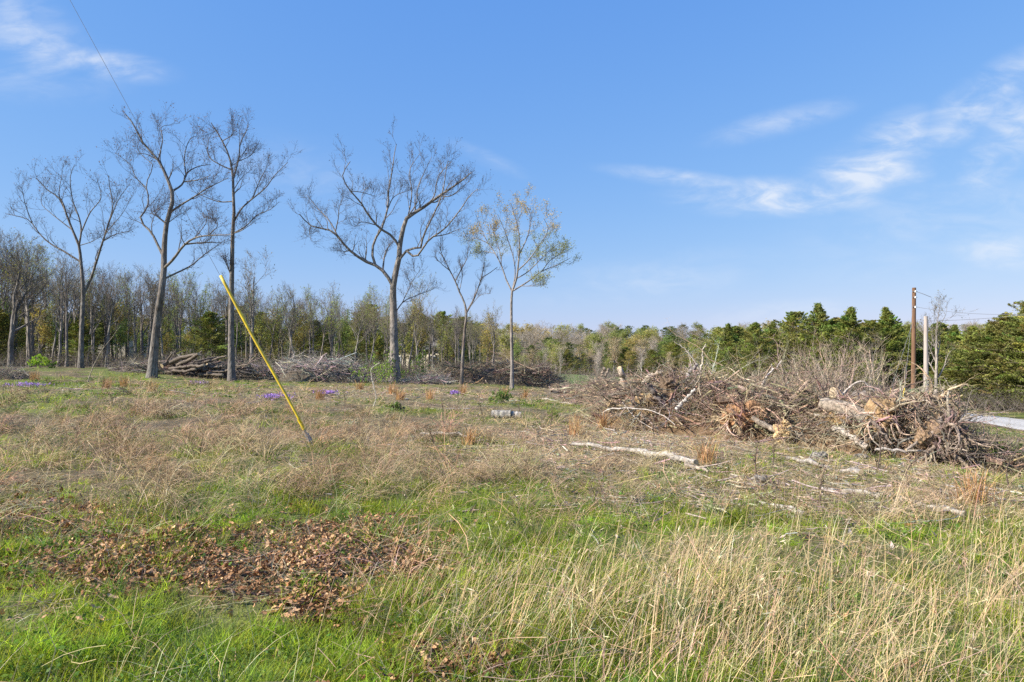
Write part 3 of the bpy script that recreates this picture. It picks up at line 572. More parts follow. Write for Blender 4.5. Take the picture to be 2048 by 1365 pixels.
def cedar_arrays(g, H, wr=.26, nb=190, nc=7, nf=30, fs=.12, col=(.085, .115, .030), low=.1, top=.95, flat=.42, crr=.29):
    z = np.linspace(0, 1, 9); P = np.c_[.01*H*np.cumsum(g.normal(size=9))*.6, .01*H*np.cumsum(g.normal(size=9))*.6, z*H]; P -= P[0]*np.array([1, 1, 0]); P[0, 2] = -.2
    RR = .018*H*(1-z*.95)+.006
    t = low+(1-low)*(np.arange(nb)+g.random(nb))/nb; az = np.arange(nb)*2.399+g.normal(size=nb)*.4
    lob = 1+.25*np.sin(az*2+3*t+g.uniform(0, 6))+.2*np.sin(az*3-5*t)+.28*g.normal(size=nb)
    Rr_ = wr*H*(1-t)**top*np.clip((t-low)/.14+.45, 0, 1)*np.clip(lob, .35, 1.6)+.05*H/8*3*(1-t)+.06
    b0 = np.c_[np.interp(t, z, P[:, 0]), np.interp(t, z, P[:, 1]), t*H]; K = 5; u = np.linspace(0, 1, K)
    rise = (.12+.5*t)[:, None]
    Q = b0[:, None]+np.stack([np.cos(az)[:, None]*Rr_[:, None]*u, np.sin(az)[:, None]*Rr_[:, None]*u, Rr_[:, None]*(rise*u-.12*u*u*(1-t[:, None]))], -1)
    Q[:, 1:] += g.normal(size=(nb, K-1, 3))*.05*Rr_[:, None, None]
    QR = (.012*H*.35*(1-t)+.008)[:, None]*(1-u*.75)[None]
    m = nb; npl = nc*nf; j = np.repeat(np.arange(nb), npl); q = len(j); uj = .22+.85*g.random(q)**.8; p, _, T = at(Q, QR, j, np.clip(uj, 0, .999)); hs_ = H/8
    p = p+T*np.maximum(uj-1, 0)[:, None]*.25*hs_
    sd = unit(np.cross(T, np.array([0, 0, 1.]))); wsp = (crr*hs_*(1.22-uj)*(.6+.6*np.minimum(Rr_[j]/hs_, 1)))[:, None]
    c = p+sd*g.normal(size=(q, 1))*wsp*.8+np.array([0, 0, 1.])*g.normal(size=(q, 1))*wsp*flat+np.array([0, 0, .05])
    a = unit(T+sd*g.normal(size=(q, 1))*.5+np.array([0, 0, .35])+g.normal(size=(q, 3))*.55); bb = unit(np.cross(a, g.normal(size=(q, 3))))
    s = (fs*(.6+.9*g.random(q)))[:, None]
    V = np.stack([c-a*s*.5, c+bb*s*.19, c+a*s*.5, c-bb*s*.19], 1).reshape(-1, 3)
    cc_ = np.asarray(col)[None]*(1+.25*g.normal(size=(m, 1)))*(1+.09*g.normal(size=(m, 3))); cc_ = cc_[j]*(1+.2*g.normal(size=(q, 1)))
    return (P[None], RR[None]), (Q, QR), (V, np.arange(q*4).reshape(q, 4), np.repeat(np.clip(cc_, .008, .5), 4, 0))
def cedar_meshes(g, **kw):
    a, b, f = cedar_arrays(g, **kw); V, Fq = tubes(*a, 7); V2, F2 = tubes(*b, 3)
    return (build('trunk', [(V, Fq, 0, (.19, .145, .11))], [M['bark']], smooth=True), build('crown', [(V2, F2, 0, (.16, .13, .10)), (f[0], f[1], 1, f[2])], [M['twig'], M['cedar']]))
ced = []
for k in range(8):
    g = np.random.default_rng(200+k)
    ced.append(cedar_meshes(g, H=8, wr=[.40, .44, .36, .40, .46, .40, .44, .42][k], low=[.1, .06, .2, .04, .08, .25, .1, .15][k], top=[.8, .7, 1.0, .75, .62, .9, 1.15, 1.2][k],
               col=[(.23, .245, .07), (.26, .265, .08), (.19, .215, .06), (.25, .25, .08), (.24, .255, .065), (.17, .195, .065), (.215, .235, .065), (.20, .225, .06)][k]))
def lab_sec(px, secs):
    for x_, s_ in secs:
        if px < x_: return s_
    return secs[-1][1]
SEC = [(60, 'at the far left end'), (145, 'left of the leftmost tall tree'), (240, 'right of the leftmost tall tree'), (320, 'left of the log pile'), (450, 'behind the log pile'), (560, 'behind the yellow guy guard'), (660, 'behind the grey brush heap'),
       (780, 'left of the largest tree'), (900, 'right of the largest tree'), (1030, 'beside the yellow leafed tree'), (9999, 'at the near edge of the hillside wood')]
def prof(px): return np.interp(px, [-200, 0, 60, 140, 250, 350, 400, 470, 560, 640, 720, 820, 880, 950, 1020, 1100], [450, 455, 462, 505, 520, 532, 540, 545, 565, 572, 568, 592, 602, 612, 630, 645])
def forest_tree(px, d, top, k, label, group, name='bare_tree', pool=bare, Hp=10, wx=1.0, cat='tree', rz=None):
    x, y, z = D(px, d); H = EYE+(HY-top)/F*d-z; s = H/ztop(pool[k])
    return place(pool[k], name, (x, y, z), rg.uniform(0, 6.28) if rz is None else rz, (s*wx, s*wx, s), label, cat, group)
# trees one can tell apart along the wood's edge
edge = [(22, 60, 455, 2, 1.15, 'dark bare tree with thick limbs at the left edge of the photo'), (60, 62, 470, 1, .8, 'thin pale bare tree second from the left edge of the wood'), (133, 60, 480, 0, .75, 'dark trunked bare tree just left of the leftmost tall clearing tree'),
        (212, 61, 520, 3, .9, 'leaning twin stemmed bare tree right of the leftmost tall clearing tree'), (188, 64, 560, 4, .7, 'slim pole like bare tree close behind the leftmost tall clearing tree'), (350, 66, 540, 5, .9, 'bare tree rising straight behind the log pile'),
        (500, 63, 492, 6, 1.1, 'round crowned bare tree right behind the straight tree and yellow guy guard'), (580, 66, 560, 2, 1.0, 'dark bare tree behind the left end of the grey brush heap'), (662, 66, 562, 0, 1.15, 'round crowned bare tree standing out behind the grey brush heap'),
        (735, 68, 566, 5, .9, 'bare tree just left of the largest tree trunk'), (815, 66, 545, 1, .95, 'bare tree showing yellow leaves behind the largest tree'), (852, 72, 600, 3, .9, 'bare tree leaning right between the largest tree and slim vee tree'),
        (985, 62, 600, 4, 1.0, 'small pale trunked bare tree between the vee tree and yellow leafed tree'), (940, 66, 640, 6, .7, 'small bare tree behind the slim vee tree')]
for px_, d_, tp_, k_, wx_, lb in edge: forest_tree(px_, d_, tp_, k_, lb, None, wx=wx_)
i_ = 0
for row, (dd, stp) in enumerate([(65, 34), (70, 33), (76, 37), (84, 46), (94, 56)]):
    for px_ in np.arange(-110, 1000 if row > 1 else 960, stp):
        p_ = px_+rg.uniform(-12, 12); d_ = dd+rg.uniform(-2.5, 2.5); tp_ = prof(p_)+rg.uniform(-6, 34)+row*2; i_ += 1
        forest_tree(p_, d_, tp_, int(rg.integers(0, 7)), 'bare grey %s tree %s' % (['front row', 'second row', 'third row', 'back row', 'back row'][row], lab_sec(p_, SEC)), 'bare trees of the left wood', wx=rg.uniform(.75, 1.15))
for row, (dd, stp) in enumerate([(67, 90), (73, 72), (80, 56), (92, 50), (106, 52)]):
    for px_ in np.arange(-110, 975, stp):
        p_ = px_+rg.uniform(-16, 16); d_ = dd+rg.uniform(-2.5, 2.5); tp_ = rg.uniform(618, 672)-(25 if p_ < 250 else 0)-(3*row)
        if row == 0 and 800 < p_ < 900: continue
        LF = rg.random() < .5
        forest_tree(p_, d_, tp_, int(rg.integers(0, 6)) if not LF else int(rg.integers(0, 3)), ('olive %s leafing tree' if LF else 'green %s cedar') % ['front row', 'second row', 'third row', 'back row', 'back row'][row]+' '+lab_sec(p_, SEC), 'leafing trees in the left wood' if LF else 'cedars under the left wood', 'leafing_tree' if LF else 'cedar_tree', leafy if LF else ced, 8, rg.uniform(.95, 1.35))
forest_tree(832, 67, 596, 1, 'bush topped tree with yellow green spring leaves right of the largest trunk', None, 'leafing_tree', leafy, 10, .8)

# right hand cedars beyond the road
SR = [(1500, 'left of the pale felled crown'), (1640, 'behind the pale felled crown'), (1760, 'left of the two poles'), (1860, 'behind the two poles'), (1960, 'right of the poles beyond the road'), (9999, 'at the right edge beyond the road')]
rc_ = [(1455, 64, 652), (1510, 60, 650), (1548, 64, 648), (1590, 62, 628), (1640, 60, 612), (1672, 64, 640), (1700, 58, 620), (1742, 62, 645), (1768, 58, 620), (1800, 62, 660), (1840, 60, 668), (1875, 62, 650), (1905, 57, 655), (1940, 55, 668), (1975, 54, 650), (2010, 53, 632), (2045, 52, 610), (2090, 50, 600), (2140, 52, 610), (2200, 52, 600)]
for q, (px_, d_, tp_) in enumerate(rc_):
    forest_tree(px_, d_, tp_-4, [6, 0, 7, 1, 6, 3, 7, 4, 7, 2][q % 10], 'tall front row cedar %s' % lab_sec(px_, SR), 'cedars beyond the road', 'cedar_tree', ced, 8, rg.uniform(1.05, 1.35))
for row, (dd, stp) in enumerate([(68, 42), (76, 44), (86, 50)]):
    for px_ in np.arange(1440, 2260, stp):
        p_ = px_+rg.uniform(-15, 15); forest_tree(p_, dd+rg.uniform(-3, 3), rg.uniform(650, 684), int(rg.integers(0, 6)), '%s row cedar %s' % (['second', 'third', 'back'][row], lab_sec(p_, SR)), 'cedars beyond the road', 'cedar_tree', ced, 8, rg.uniform(1.0, 1.4))
for px_ in np.arange(1470, 2240, 34):         # low skirts filling the lower storey
    p_ = px_+rg.uniform(-12, 12); forest_tree(p_, (59 if p_ < 1850 else 54)+rg.uniform(-1, 2), rg.uniform(722, 760), int(rg.integers(0, 6)), 'low young cedar %s' % lab_sec(p_, SR), 'young cedars beyond the road', 'cedar_tree', ced, 8, rg.uniform(1.5, 1.9))
forest_tree(1868, 52, 585, 6, 'white barked bare tree right behind the grey pole', None, wx=1.25)
forest_tree(1738, 52, 655, 3, 'pale dead tree among the cedars left of the brown pole', None, wx=1.0)
forest_tree(1400, 58, 690, 4, 'small pale bare tree behind the root pile', None, wx=.8)

# far hillside: front trees individually, the wood beyond as one mass
hillbare = []
for k in range(3):
    g = np.random.default_rng(300+k); pr = tree_proto(g, 10, base_r=.13, fork=.18, n1=12, n2=6, n3=5, n4=3, L1=.38, up=.45)
    hillbare.append(tree_meshes('p', pr, (.42, .37, .32), [(.36, .31, .26), (.42, .36, .31), (.36, .30, .22)][k], [(1, .12, .2, (.38, .31, .16), .35), None, (1, .12, .2, (.38, .30, .17), .4)][k], g))
pools = [('bare_tree', hillbare, 10, 'grey bare hillfoot tree'), ('leafing_tree', leafy, 10, 'yellow green hillfoot tree'), ('cedar_tree', ced, 8, 'dark hillfoot cedar')]
SH = [(1080, 'beside the yellow leafed tree'), (1180, 'behind the small far lawn'), (1260, 'right of the far lawn'), (1400, 'above the upright cut post'), (9999, 'behind the pale felled crown')]
for (dd, tp0, stp) in [(166, 716, 30), (174, 708, 30), (183, 702, 32)]:
    for px_ in np.arange(980, 1520, stp):
        p_ = px_+rg.uniform(-12, 12); t_ = int(rg.choice(3, p=[.55, .3, .15])); nm, pool, Hp, wd_ = pools[t_]
        forest_tree(p_, dd+rg.uniform(-3, 3), tp0-22+rg.uniform(-10, 22), int(rg.integers(0, 3)) if t_ < 2 else int(rg.integers(0, 6)), wd_+' '+lab_sec(p_, SH), 'trees at the foot of the hill', nm, pool, Hp, rg.uniform(1.3, 1.8))
for px_, tp_, lb in ((1092, 688, 'pale trunked bare tree left of centre of the far lawn'), (1120, 690, 'pale trunked bare tree at the right of the far lawn')): forest_tree(px_, 158, tp_, 1, lb, None, pool=hillbare, wx=1.1)
def arrays(o):
    me = o.data; n = len(me.vertices); v = np.empty(n*3, np.float32); me.vertices.foreach_get('co', v); c = np.empty(n*4, np.float32); me.color_attributes['col'].data.foreach_get('color', c)
    return v.reshape(-1, 3), c.reshape(-1, 4)[:, :3]
far_p = []
for k in range(5):        # soft leafy or twiggy crowns, seen 150 to 320 m away
    g = np.random.default_rng(400+k); pr = tree_proto(g, 9, base_r=.12, fork=.3, n1=12, n2=5, n3=4, n4=2, L1=.52, up=.22)
    P, RR, a, b, c, e = pr; parts = []
    wc = [(.38, .32, .26), (.42, .37, .32), (.28, .24, .17), (.30, .26, .18), (.26, .22, .16)][k]
    for q, S in (((P, RR), 5), (a, 4), (b, 3), (c, 3)): V, Fq = tubes(q[0], np.maximum(q[1], .02), S); parts.append((V, Fq, wc))
    if k < 5:
        t = e[0][:, 1:].reshape(-1, 3); lv = leaves(t, 1, .3, [.20, .17, .34, .32, .34][k], g=g, asp=[.2, .2, .55, .55, .55][k]); kc = [(.38, .31, .22), (.42, .37, .32), (.33, .33, .09), (.42, .34, .12), (.24, .27, .08)][k]; parts.append((lv[0], lv[1], kc))
    far_p.append(parts)
for k in range(2):
    g = np.random.default_rng(450+k); a, b, f = cedar_arrays(g, H=8, wr=.42, nb=70, nc=4, nf=7, fs=.40, col=(.06, .085, .025), top=.5, crr=.5)
    V, Fq = tubes(*a, 4); far_p.append([(V, Fq, (.12, .1, .08)), (f[0], f[1], (.11, .14, .045))])
parts = []
for dd in (192, 202, 212, 223, 235, 248, 262, 277, 293, 310, 330):
    for px_ in np.arange(-250, 2350, 6.8/dd*F):
        p_ = px_+rg.uniform(-20, 20); d_ = dd+rg.uniform(-5, 5)
        if (p_ < 860 or p_ > 1560) and dd < 290: continue
        x, y, z = D(p_, d_); nn_ = float(fbm(np.array([x]), np.array([y]), 28, 77)[0])
        k = int(rg.choice(7, p=[.30, .30, .10, .08, .08, .07, .07])) if .40 < nn_ < .56 else (int(rg.choice([5, 6, 5, 4])) if nn_ >= .56 else int(rg.choice([0, 1, 1, 3, 2])))
        if dd > 300 and rg.random() < .35 and p_ < 1500: k = int(rg.choice([5, 6]))
        lift = 0
        H = 6.4+2.8*rg.random(); s = H/9*(1.1 if k < 5 else 1); wx = s*rg.uniform(1.05, 1.5); a = rg.uniform(0, 6.28); ca, sa = math.cos(a), math.sin(a); tint = 1+.12*rg.normal()
        for V, Fq, cl in far_p[k]:
            Q = np.c_[(V[:, 0]*ca-V[:, 1]*sa)*wx+x, (V[:, 0]*sa+V[:, 1]*ca)*wx+y, V[:, 2]*s+z]; parts.append((Q, Fq, 0, np.array(cl)*tint))
tag(build('hillside_wood', parts, [M['leaf']]), 'far mixed wood covering the low hill behind the clearing', 'wood', kind='stuff')
ORD = ['first', 'second', 'third', 'fourth', 'fifth', 'sixth', 'seventh', 'eighth', 'ninth', 'tenth', 'eleventh', 'twelfth', 'thirteenth', 'fourteenth', 'fifteenth', 'sixteenth']
by = {}
for (g_, l_, p_), o_ in zip(PL, PLO): by.setdefault((g_, l_), []).append((p_, o_))
for (g_, l_), v_ in by.items():
    if len(v_) > 1:
        v_.sort(key=lambda q: q[0])
        for k_, (p_, o_) in enumerate(v_): o_['label'] = l_+', '+(ORD[k_] if k_ < len(v_)-1 else 'last')+' from left'
for pl in (bare, leafy, ced, hillbare):
    for p in pl: drop(p)

# undergrowth under the woods
def under(name, label, pts, n, hh, base, wid):
    P = []; 
    for _ in range(n):
        a = pts[int(rg.integers(0, len(pts)-1))]; 
        k = int(rg.integers(0, len(pts)-1)); u = rg.random(); p_ = pts[k][0]*(1-u)+pts[k+1][0]*u; d_ = pts[k][1]*(1-u)+pts[k+1][1]*u+rg.normal()*wid; P.append(((p_-1024)/F*d_, d_))
    P = np.array(P); x, y = P[:, 0], P[:, 1]; n = len(x); Q = np.empty((n, 5, 3)); Q[:, 0] = np.c_[x, y, hz(x, y)-.05]; d = unit(np.c_[rg.normal(size=(n, 2))*.35, np.ones(n)]); ln = hh*(.4+.9*rg.random(n))
    for k in range(1, 5): d = unit(d+rg.normal(size=(n, 3))*.25); Q[:, k] = Q[:, k-1]+d*(ln/4)[:, None]
    RR = np.full((n, 5), .014)*np.linspace(1, .5, 5)[None]; B, BR = grow(Q, RR, 6, (.2, 1), 45, .45, 4, up=.2, wob=.25, rr=.7, lscale=ln, rmin=.007)
    lv = leaves(B[:, 2:].reshape(-1, 3)[rg.random(len(B)*2) < .3], 1, .08, .11)
    t1 = tubes(Q, RR, 3); t2 = tubes(B, BR, 3)
    tag(build(name, [(t1[0], t1[1], 0, base), (t2[0], t2[1], 0, base), (lv[0], lv[1], 1, rcol((.10, .11, .03), len(lv[1]), 4, .35))], [M['twig'], M['leaf']]), label, 'undergrowth', kind='stuff')
under('woodland_undergrowth', 'brown scrub and saplings along the foot of the left wood', [(-120, 64), (200, 63), (500, 64), (800, 65), (1000, 66)], 2000, 1.6, (.13, .105, .085), 3.5)
under('roadside_undergrowth', 'grey brambles and thin stems below the cedars beyond the road', [(1440, 57), (1700, 56), (1850, 54), (2000, 51), (2250, 50)], 1500, 1.5, (.17, .145, .12), 1.2)
under('hillfoot_scrub', 'grey brown scrub between the root pile and the hill', [(1040, 88), (1180, 80), (1230, 60), (1450, 50), (1560, 46)], 700, 1.9, (.24, .20, .165), 3)

# ------------------------------------------------------------------ houses glimpsed through the wood
def house(px_, d_, w, dp, hw, hr, rz, label, nwin, hip=False):
    x, y, z = D(px_, d_); root = empty('house', (x, y, z), label, 'house'); root.rotation_euler = (0, 0, rz)
    def bx(c, s): 
        c = np.array(c, float); s = np.array(s, float)/2; v = np.array([[i, j, k] for i in (-1, 1) for j in (-1, 1) for k in (-1, 1)])*s+c
        return v, np.array([[0, 1, 3, 2], [4, 6, 7, 5], [0, 4, 5, 1], [2, 3, 7, 6], [0, 2, 6, 4], [1, 5, 7, 3]])
    v, f = bx((0, 0, hw/2-.3), (w, dp, hw+.6)); build('wall', [(v, f, 0, (1, 1, 1))], [M['wall']], root)
    o = .4; a, b = w/2+o, dp/2+o; ins = a-.1 if not hip else a*.45
    v = np.array([[-a, -b, hw], [a, -b, hw], [a, b, hw], [-a, b, hw], [-ins, 0, hw+hr], [ins, 0, hw+hr], [-a, -b, hw+.15], [a, -b, hw+.15], [a, b, hw+.15], [-a, b, hw+.15]])
    rf = build('roof', [(v, [np.array([[6, 7, 5, 4], [8, 9, 4, 5], [0, 3, 2, 1], [0, 1, 7, 6], [1, 2, 8, 7], [2, 3, 9, 8], [3, 0, 6, 9]]), np.array([[7, 8, 5], [9, 6, 4]])], 0, (1, 1, 1))], [M['roof']], root)
    v, f = bx((w*.25, .4, hw+hr), (.6, .6, 1.2)); build('chimney', [(v, f, 0, (1, 1, 1))], [M['wall']], rf)
    for k in range(nwin):
        wx = -w/2+w*(k+.5)/nwin; v, f = bx((wx, -dp/2-.03, hw*.55), (1.1, .1, 1.3)); fr = build('window', [(v, f, 0, (1, 1, 1))], [M['white']], root)
        v, f = bx((wx, -dp/2-.06, hw*.55), (.9, .1, 1.1)); build('pane', [(v, f, 0, (1, 1, 1))], [M['glass']], fr)
house(855, 92, 8, 7, 3.0, 2.4, R(-18), 'cream house with grey roof glimpsed between trunks right of the largest tree', 3, True)
house(185, 105, 13, 8, 4.3, 1.4, R(10), 'low pale roofed house half hidden behind the leftmost tall tree', 4)

# ------------------------------------------------------------------ brush heaps
def heap(name, label, path, ns, ln, rad, col, core=(.10, .08, .06), corek=.75, twigs=4, pitch=.22, seed=1, var=.3, cat='brush pile', up=.0, bigf=.06):
    g = np.random.default_rng(seed); path = np.array(path, float); m = len(path); nu, nv_ = 60, 17
    u = np.linspace(0, m-1, nu); I = lambda q, c: np.interp(q, np.arange(m), path[:, c])
    tx = np.gradient(I(u, 0)); ty = np.gradient(I(u, 1)); tn = np.hypot(tx, ty); 
    def surf(uq, s):
        dx = np.interp(uq, u, -ty/tn); dy = np.interp(uq, u, tx/tn); X = I(uq, 0)+dx*s*I(uq, 2); Y = I(uq, 1)+dy*s*I(uq, 2)
        endt = np.clip(np.minimum(uq, m-1-uq)/.5+.15, 0, 1)**.6
        return X, Y, I(uq, 3)*np.clip(1-s*s, 0, 1)**.7*endt*(.7+.6*fbm(X, Y, .9, seed))
    S = np.linspace(-1, 1, nv_); U2, S2 = np.meshgrid(u, S, indexing='ij'); X, Y, Hh = surf(U2.ravel(), S2.ravel())
    V = np.c_[X, Y, hz(X, Y)-.05+Hh*corek*(.75+.5*fbm(X, Y, .35, seed+3))]; ii = np.arange(nu*nv_).reshape(nu, nv_)
    parts = [(V, np.stack([ii[:-1, :-1], ii[1:, :-1], ii[1:, 1:], ii[:-1, 1:]], -1).reshape(-1, 4), 1, np.clip(np.array(core)[None]*(.6+.9*fbm(X, Y, .3, seed+5))[:, None], 0, 1))]
    uq = g.uniform(.05, m-1.05, ns); s = g.uniform(-.95, .95, ns); x, y, h = surf(uq, s); z = hz(x, y)+h*(.45+.6*g.random(ns)**.7)
    az = g.uniform(0, 6.283, ns); d = unit(np.c_[np.cos(az), np.sin(az)*.8, g.normal(size=ns)*pitch+up]); l = ln*np.exp(g.normal(size=ns)*.45); K = 6
    P = np.empty((ns, K, 3)); P[:, 0] = np.c_[x, y, z]-d*(l*.4)[:, None]; dd = d.copy()
    for k in range(1, K): dd = unit(dd+g.normal(size=(ns, 3))*.16+np.array([0, 0, -.03])); P[:, k] = P[:, k-1]+dd*(l/(K-1))[:, None]
    gz_ = hz(P[..., 0].ravel(), P[..., 1].ravel()).reshape(ns, K)+.02; P[..., 2] = np.maximum(P[..., 2], gz_)
    rb = rad*(.45+1.6*g.random(ns)**3)*np.where(g.random(ns) < bigf, 3.2, 1); RR = rb[:, None]*np.linspace(1, .35, K)[None]
    c = rcol(col, ns, 1, var, g)*np.where(g.random(ns) < .3, .5, 1)[:, None]; t = tubes(P, RR, 5); parts.append((t[0], t[1], 0, np.repeat(c, K*5, 0)))
    if twigs:
        Q, QR = grow(P, RR, twigs, (.25, 1), 42, .42, 4, up=.05, wob=.28, rr=.5, g=g, lscale=l, rmin=rad*.28); t = tubes(Q, QR, 3); parts.append((t[0], t[1], 0, np.repeat(np.repeat(c, twigs, 0), 12, 0)))
        Q2, QR2 = grow(Q, QR, 2, (.3, 1), 45, .2, 3, up=.05, wob=.3, rr=.7, g=g, lscale=np.repeat(l, twigs), rmin=rad*.2); t = tubes(Q2, QR2, 3); parts.append((t[0], t[1], 0, np.repeat(np.repeat(c, twigs*2, 0), 9, 0)))
    return tag(build(name, parts, [M['deadwood'], M['soil']]), label, cat, kind='stuff')
def pp(lst): return [((p-1024)/F*d, d, w, h) for p, d, w, h in lst]
gre = (.34, .28, .22)
heap('brush_heap', 'grey brush heap tangled behind the lower half of the yellow guy guard', pp([(452, 54, 1.0, .6), (500, 54, 1.5, 1.1), (560, 54, 1.5, .9)]), 420, 1.7, .024, (.30, .25, .21), seed=2)
heap('brush_heap', 'long silvery brush heap of fine branches left of the largest tree', pp([(560, 55, 1.4, 1.1), (610, 54, 2.2, 1.7), (660, 54, 2.2, 1.7), (710, 54, 1.6, 1.2), (745, 54, 1, .6)]), 950, 1.8, .018, (.44, .39, .34), twigs=5, seed=3)
heap('brush_heap', 'low twiggy brush heap at the left foot of the crooked tree', pp([(235, 55, .8, .4), (275, 54, 1.2, .8), (315, 53, 1.0, .7)]), 300, 1.5, .016, gre, seed=4)
heap('brush_heap', 'small brush heap in the grass at the far left edge', pp([(-30, 40, .8, .5), (15, 40, 1, .7), (60, 40, .8, .35)]), 220, 1.2, .010, gre, seed=5)
heap('brush_heap', 'brown brush heap between the vee tree and yellow leafed tree', pp([(850, 58, 1.2, .6), (900, 57, 1.8, 1.1), (960, 57, 2.2, 1.5), (1020, 57, 2.2, 1.7), (1070, 57, 2, 1.6), (1120, 56, 1.5, .8)]), 1100, 1.8, .022, (.33, .255, .18), seed=6)
heap('brush_heap', 'ragged low brush heap trailing right from the yellow leafed tree toward the root pile', pp([(1110, 50, 1.2, .8), (1160, 40, 1.2, .75), (1210, 33, .9, .5)]), 420, .8, .018, (.36, .28, .205), seed=7)
heap('brush_heap', 'brown brush heap around the upright cut post', pp([(1150, 32, .8, .6), (1195, 30, 1.3, 1.25), (1250, 28, 1.3, 1.1), (1300, 27, 1.0, .9)]), 800, .8, .014, (.37, .285, .205), seed=8)
heap('brush_heap', 'scattered twig heap right of the largest tree base', pp([(800, 50, .6, .3), (850, 50, 1.2, .6), (900, 50, .8, .4)]), 300, 1.2, .014, (.36, .32, .28), seed=9)
heap('root_pile', 'long pile of grubbed roots, brush and ochre clay at the right of the clearing', [(2.6, 19.8, .6, .5), (3.6, 18.6, 1.1, 1.2), (4.6, 17.6, 1.3, 1.5), (5.5, 16.6, 1.2, 1.2), (6.3, 15.8, 1.2, 1.25), (7.3, 14.8, 1.1, 1.15), (8.2, 13.8, 1.0, 1.15), (8.9, 13.1, .7, .45), (9.4, 12.7, .5, .2)], 4200, .8, .0105, (.33, .25, .175), core=(.13, .085, .05), corek=.66, twigs=3, seed=10, pitch=.38, bigf=.10)
heap('brush_heap', 'matted grey brush behind the root pile, below the pale felled crown', [(5.0, 20, 1, 1.2), (6.6, 19.8, 1.4, 1.5), (8.2, 19.4, 1.5, 1.6), (9.6, 18.8, 1.3, 1.4), (10.8, 18.2, .8, .6)], 1700, .9, .009, (.37, .295, .22), core=(.15, .11, .08), seed=11, pitch=.4)
# felled crown with pale upright twigs
def felled(name, label, base, n, h, lean, col, seed, sp=.5, r0=.03, dens=6):
    g = np.random.default_rng(seed); P = np.empty((n, 8, 3)); b = np.array(base)[None]+g.normal(size=(n, 3))*np.array([sp, sp*.5, .12]); P[:, 0] = b
    d = unit(np.c_[g.normal(size=(n, 2))*.5, np.ones(n)]+np.array(lean)[None]); l = h*(.5+.7*g.random(n))
    for k in range(1, 8): d = unit(d+g.normal(size=(n, 3))*.16+np.array([0, 0, .02])); P[:, k] = P[:, k-1]+d*(l/7)[:, None]
    RR = (r0*(.3+.8*g.random(n)**1.5))[:, None]*np.linspace(1, .2, 8)[None]; org = np.array(base)
    A1 = grow(P, RR, dens, (.2, 1), 38, .42, 6, up=.25, wob=.2, rr=.55, g=g, lscale=l, rmin=.004); A2 = grow(*A1, 4, (.2, 1), 40, .2, 4, up=.2, wob=.25, rr=.6, g=g, lscale=np.repeat(l, dens), rmin=.0035)
    root = empty(name, base, label, 'felled tree'); c = rcol(col, n, 1, .15, g)
    t = tubes(P-org, RR, 6); build('limb', [(t[0], t[1], 0, np.repeat(c, 48, 0))], [M['deadwood']], root, smooth=True)
    t1 = tubes(A1[0]-org, A1[1], 4); t2 = tubes(A2[0]-org, A2[1], 3)
    build('crown', [(t1[0], t1[1], 0, np.repeat(np.repeat(c, dens, 0), 24, 0)), (t2[0], t2[1], 0, np.repeat(np.repeat(c, dens*4, 0), 12, 0)*.92)], [M['deadwood']], root)
pw = (.42, .33, .25)
x, y, z = D(1650, 18.6); felled('felled_treetop', 'large pale felled treetop of upright twigs in the middle of the root pile', (x, y, z+.45), 120, 2.0, (.0, 0, .2), pw, 21, sp=.75)
x, y, z = D(1590, 19.5); felled('felled_treetop', 'low spreading felled treetop just left of the large pale one', (x, y, z+.5), 50, 1.2, (-.5, 0, 0), pw, 22, sp=.6)
x, y, z = D(1430, 24); felled('felled_treetop', 'white branched felled treetop rising from the root pile behind its left half', (x, y, z+.9), 9, 2.1, (-.05, 0, .7), (.50, .44, .37), 23, sp=.5, r0=.028, dens=5)
x, y, z = D(1075, 57); felled('felled_treetop', 'drooping brown felled treetop on the heap behind the yellow leafed tree', (x, y, z+.8), 16, 2.0, (.5, 0, -.3), (.33, .26, .21), 24, sp=.5, r0=.04)
x, y, z = D(1965, 12.9); felled('felled_treetop', 'dark fallen branches sprawling right from the end of the root pile', (x-.2, y, z+.15), 10, 1.1, (1.7, -.2, -.95), (.24, .20, .17), 25, sp=.3, r0=.022, dens=5)
x, y, z = D(1330, 17.4); felled('felled_treetop', 'bundle of thin grey branches sloping down the front of the root pile', (x+.5, y-.6, z+.75), 34, .95, (.4, -.3, -1.5), (.36, .31, .28), 26, sp=.28, r0=.012, dens=4)

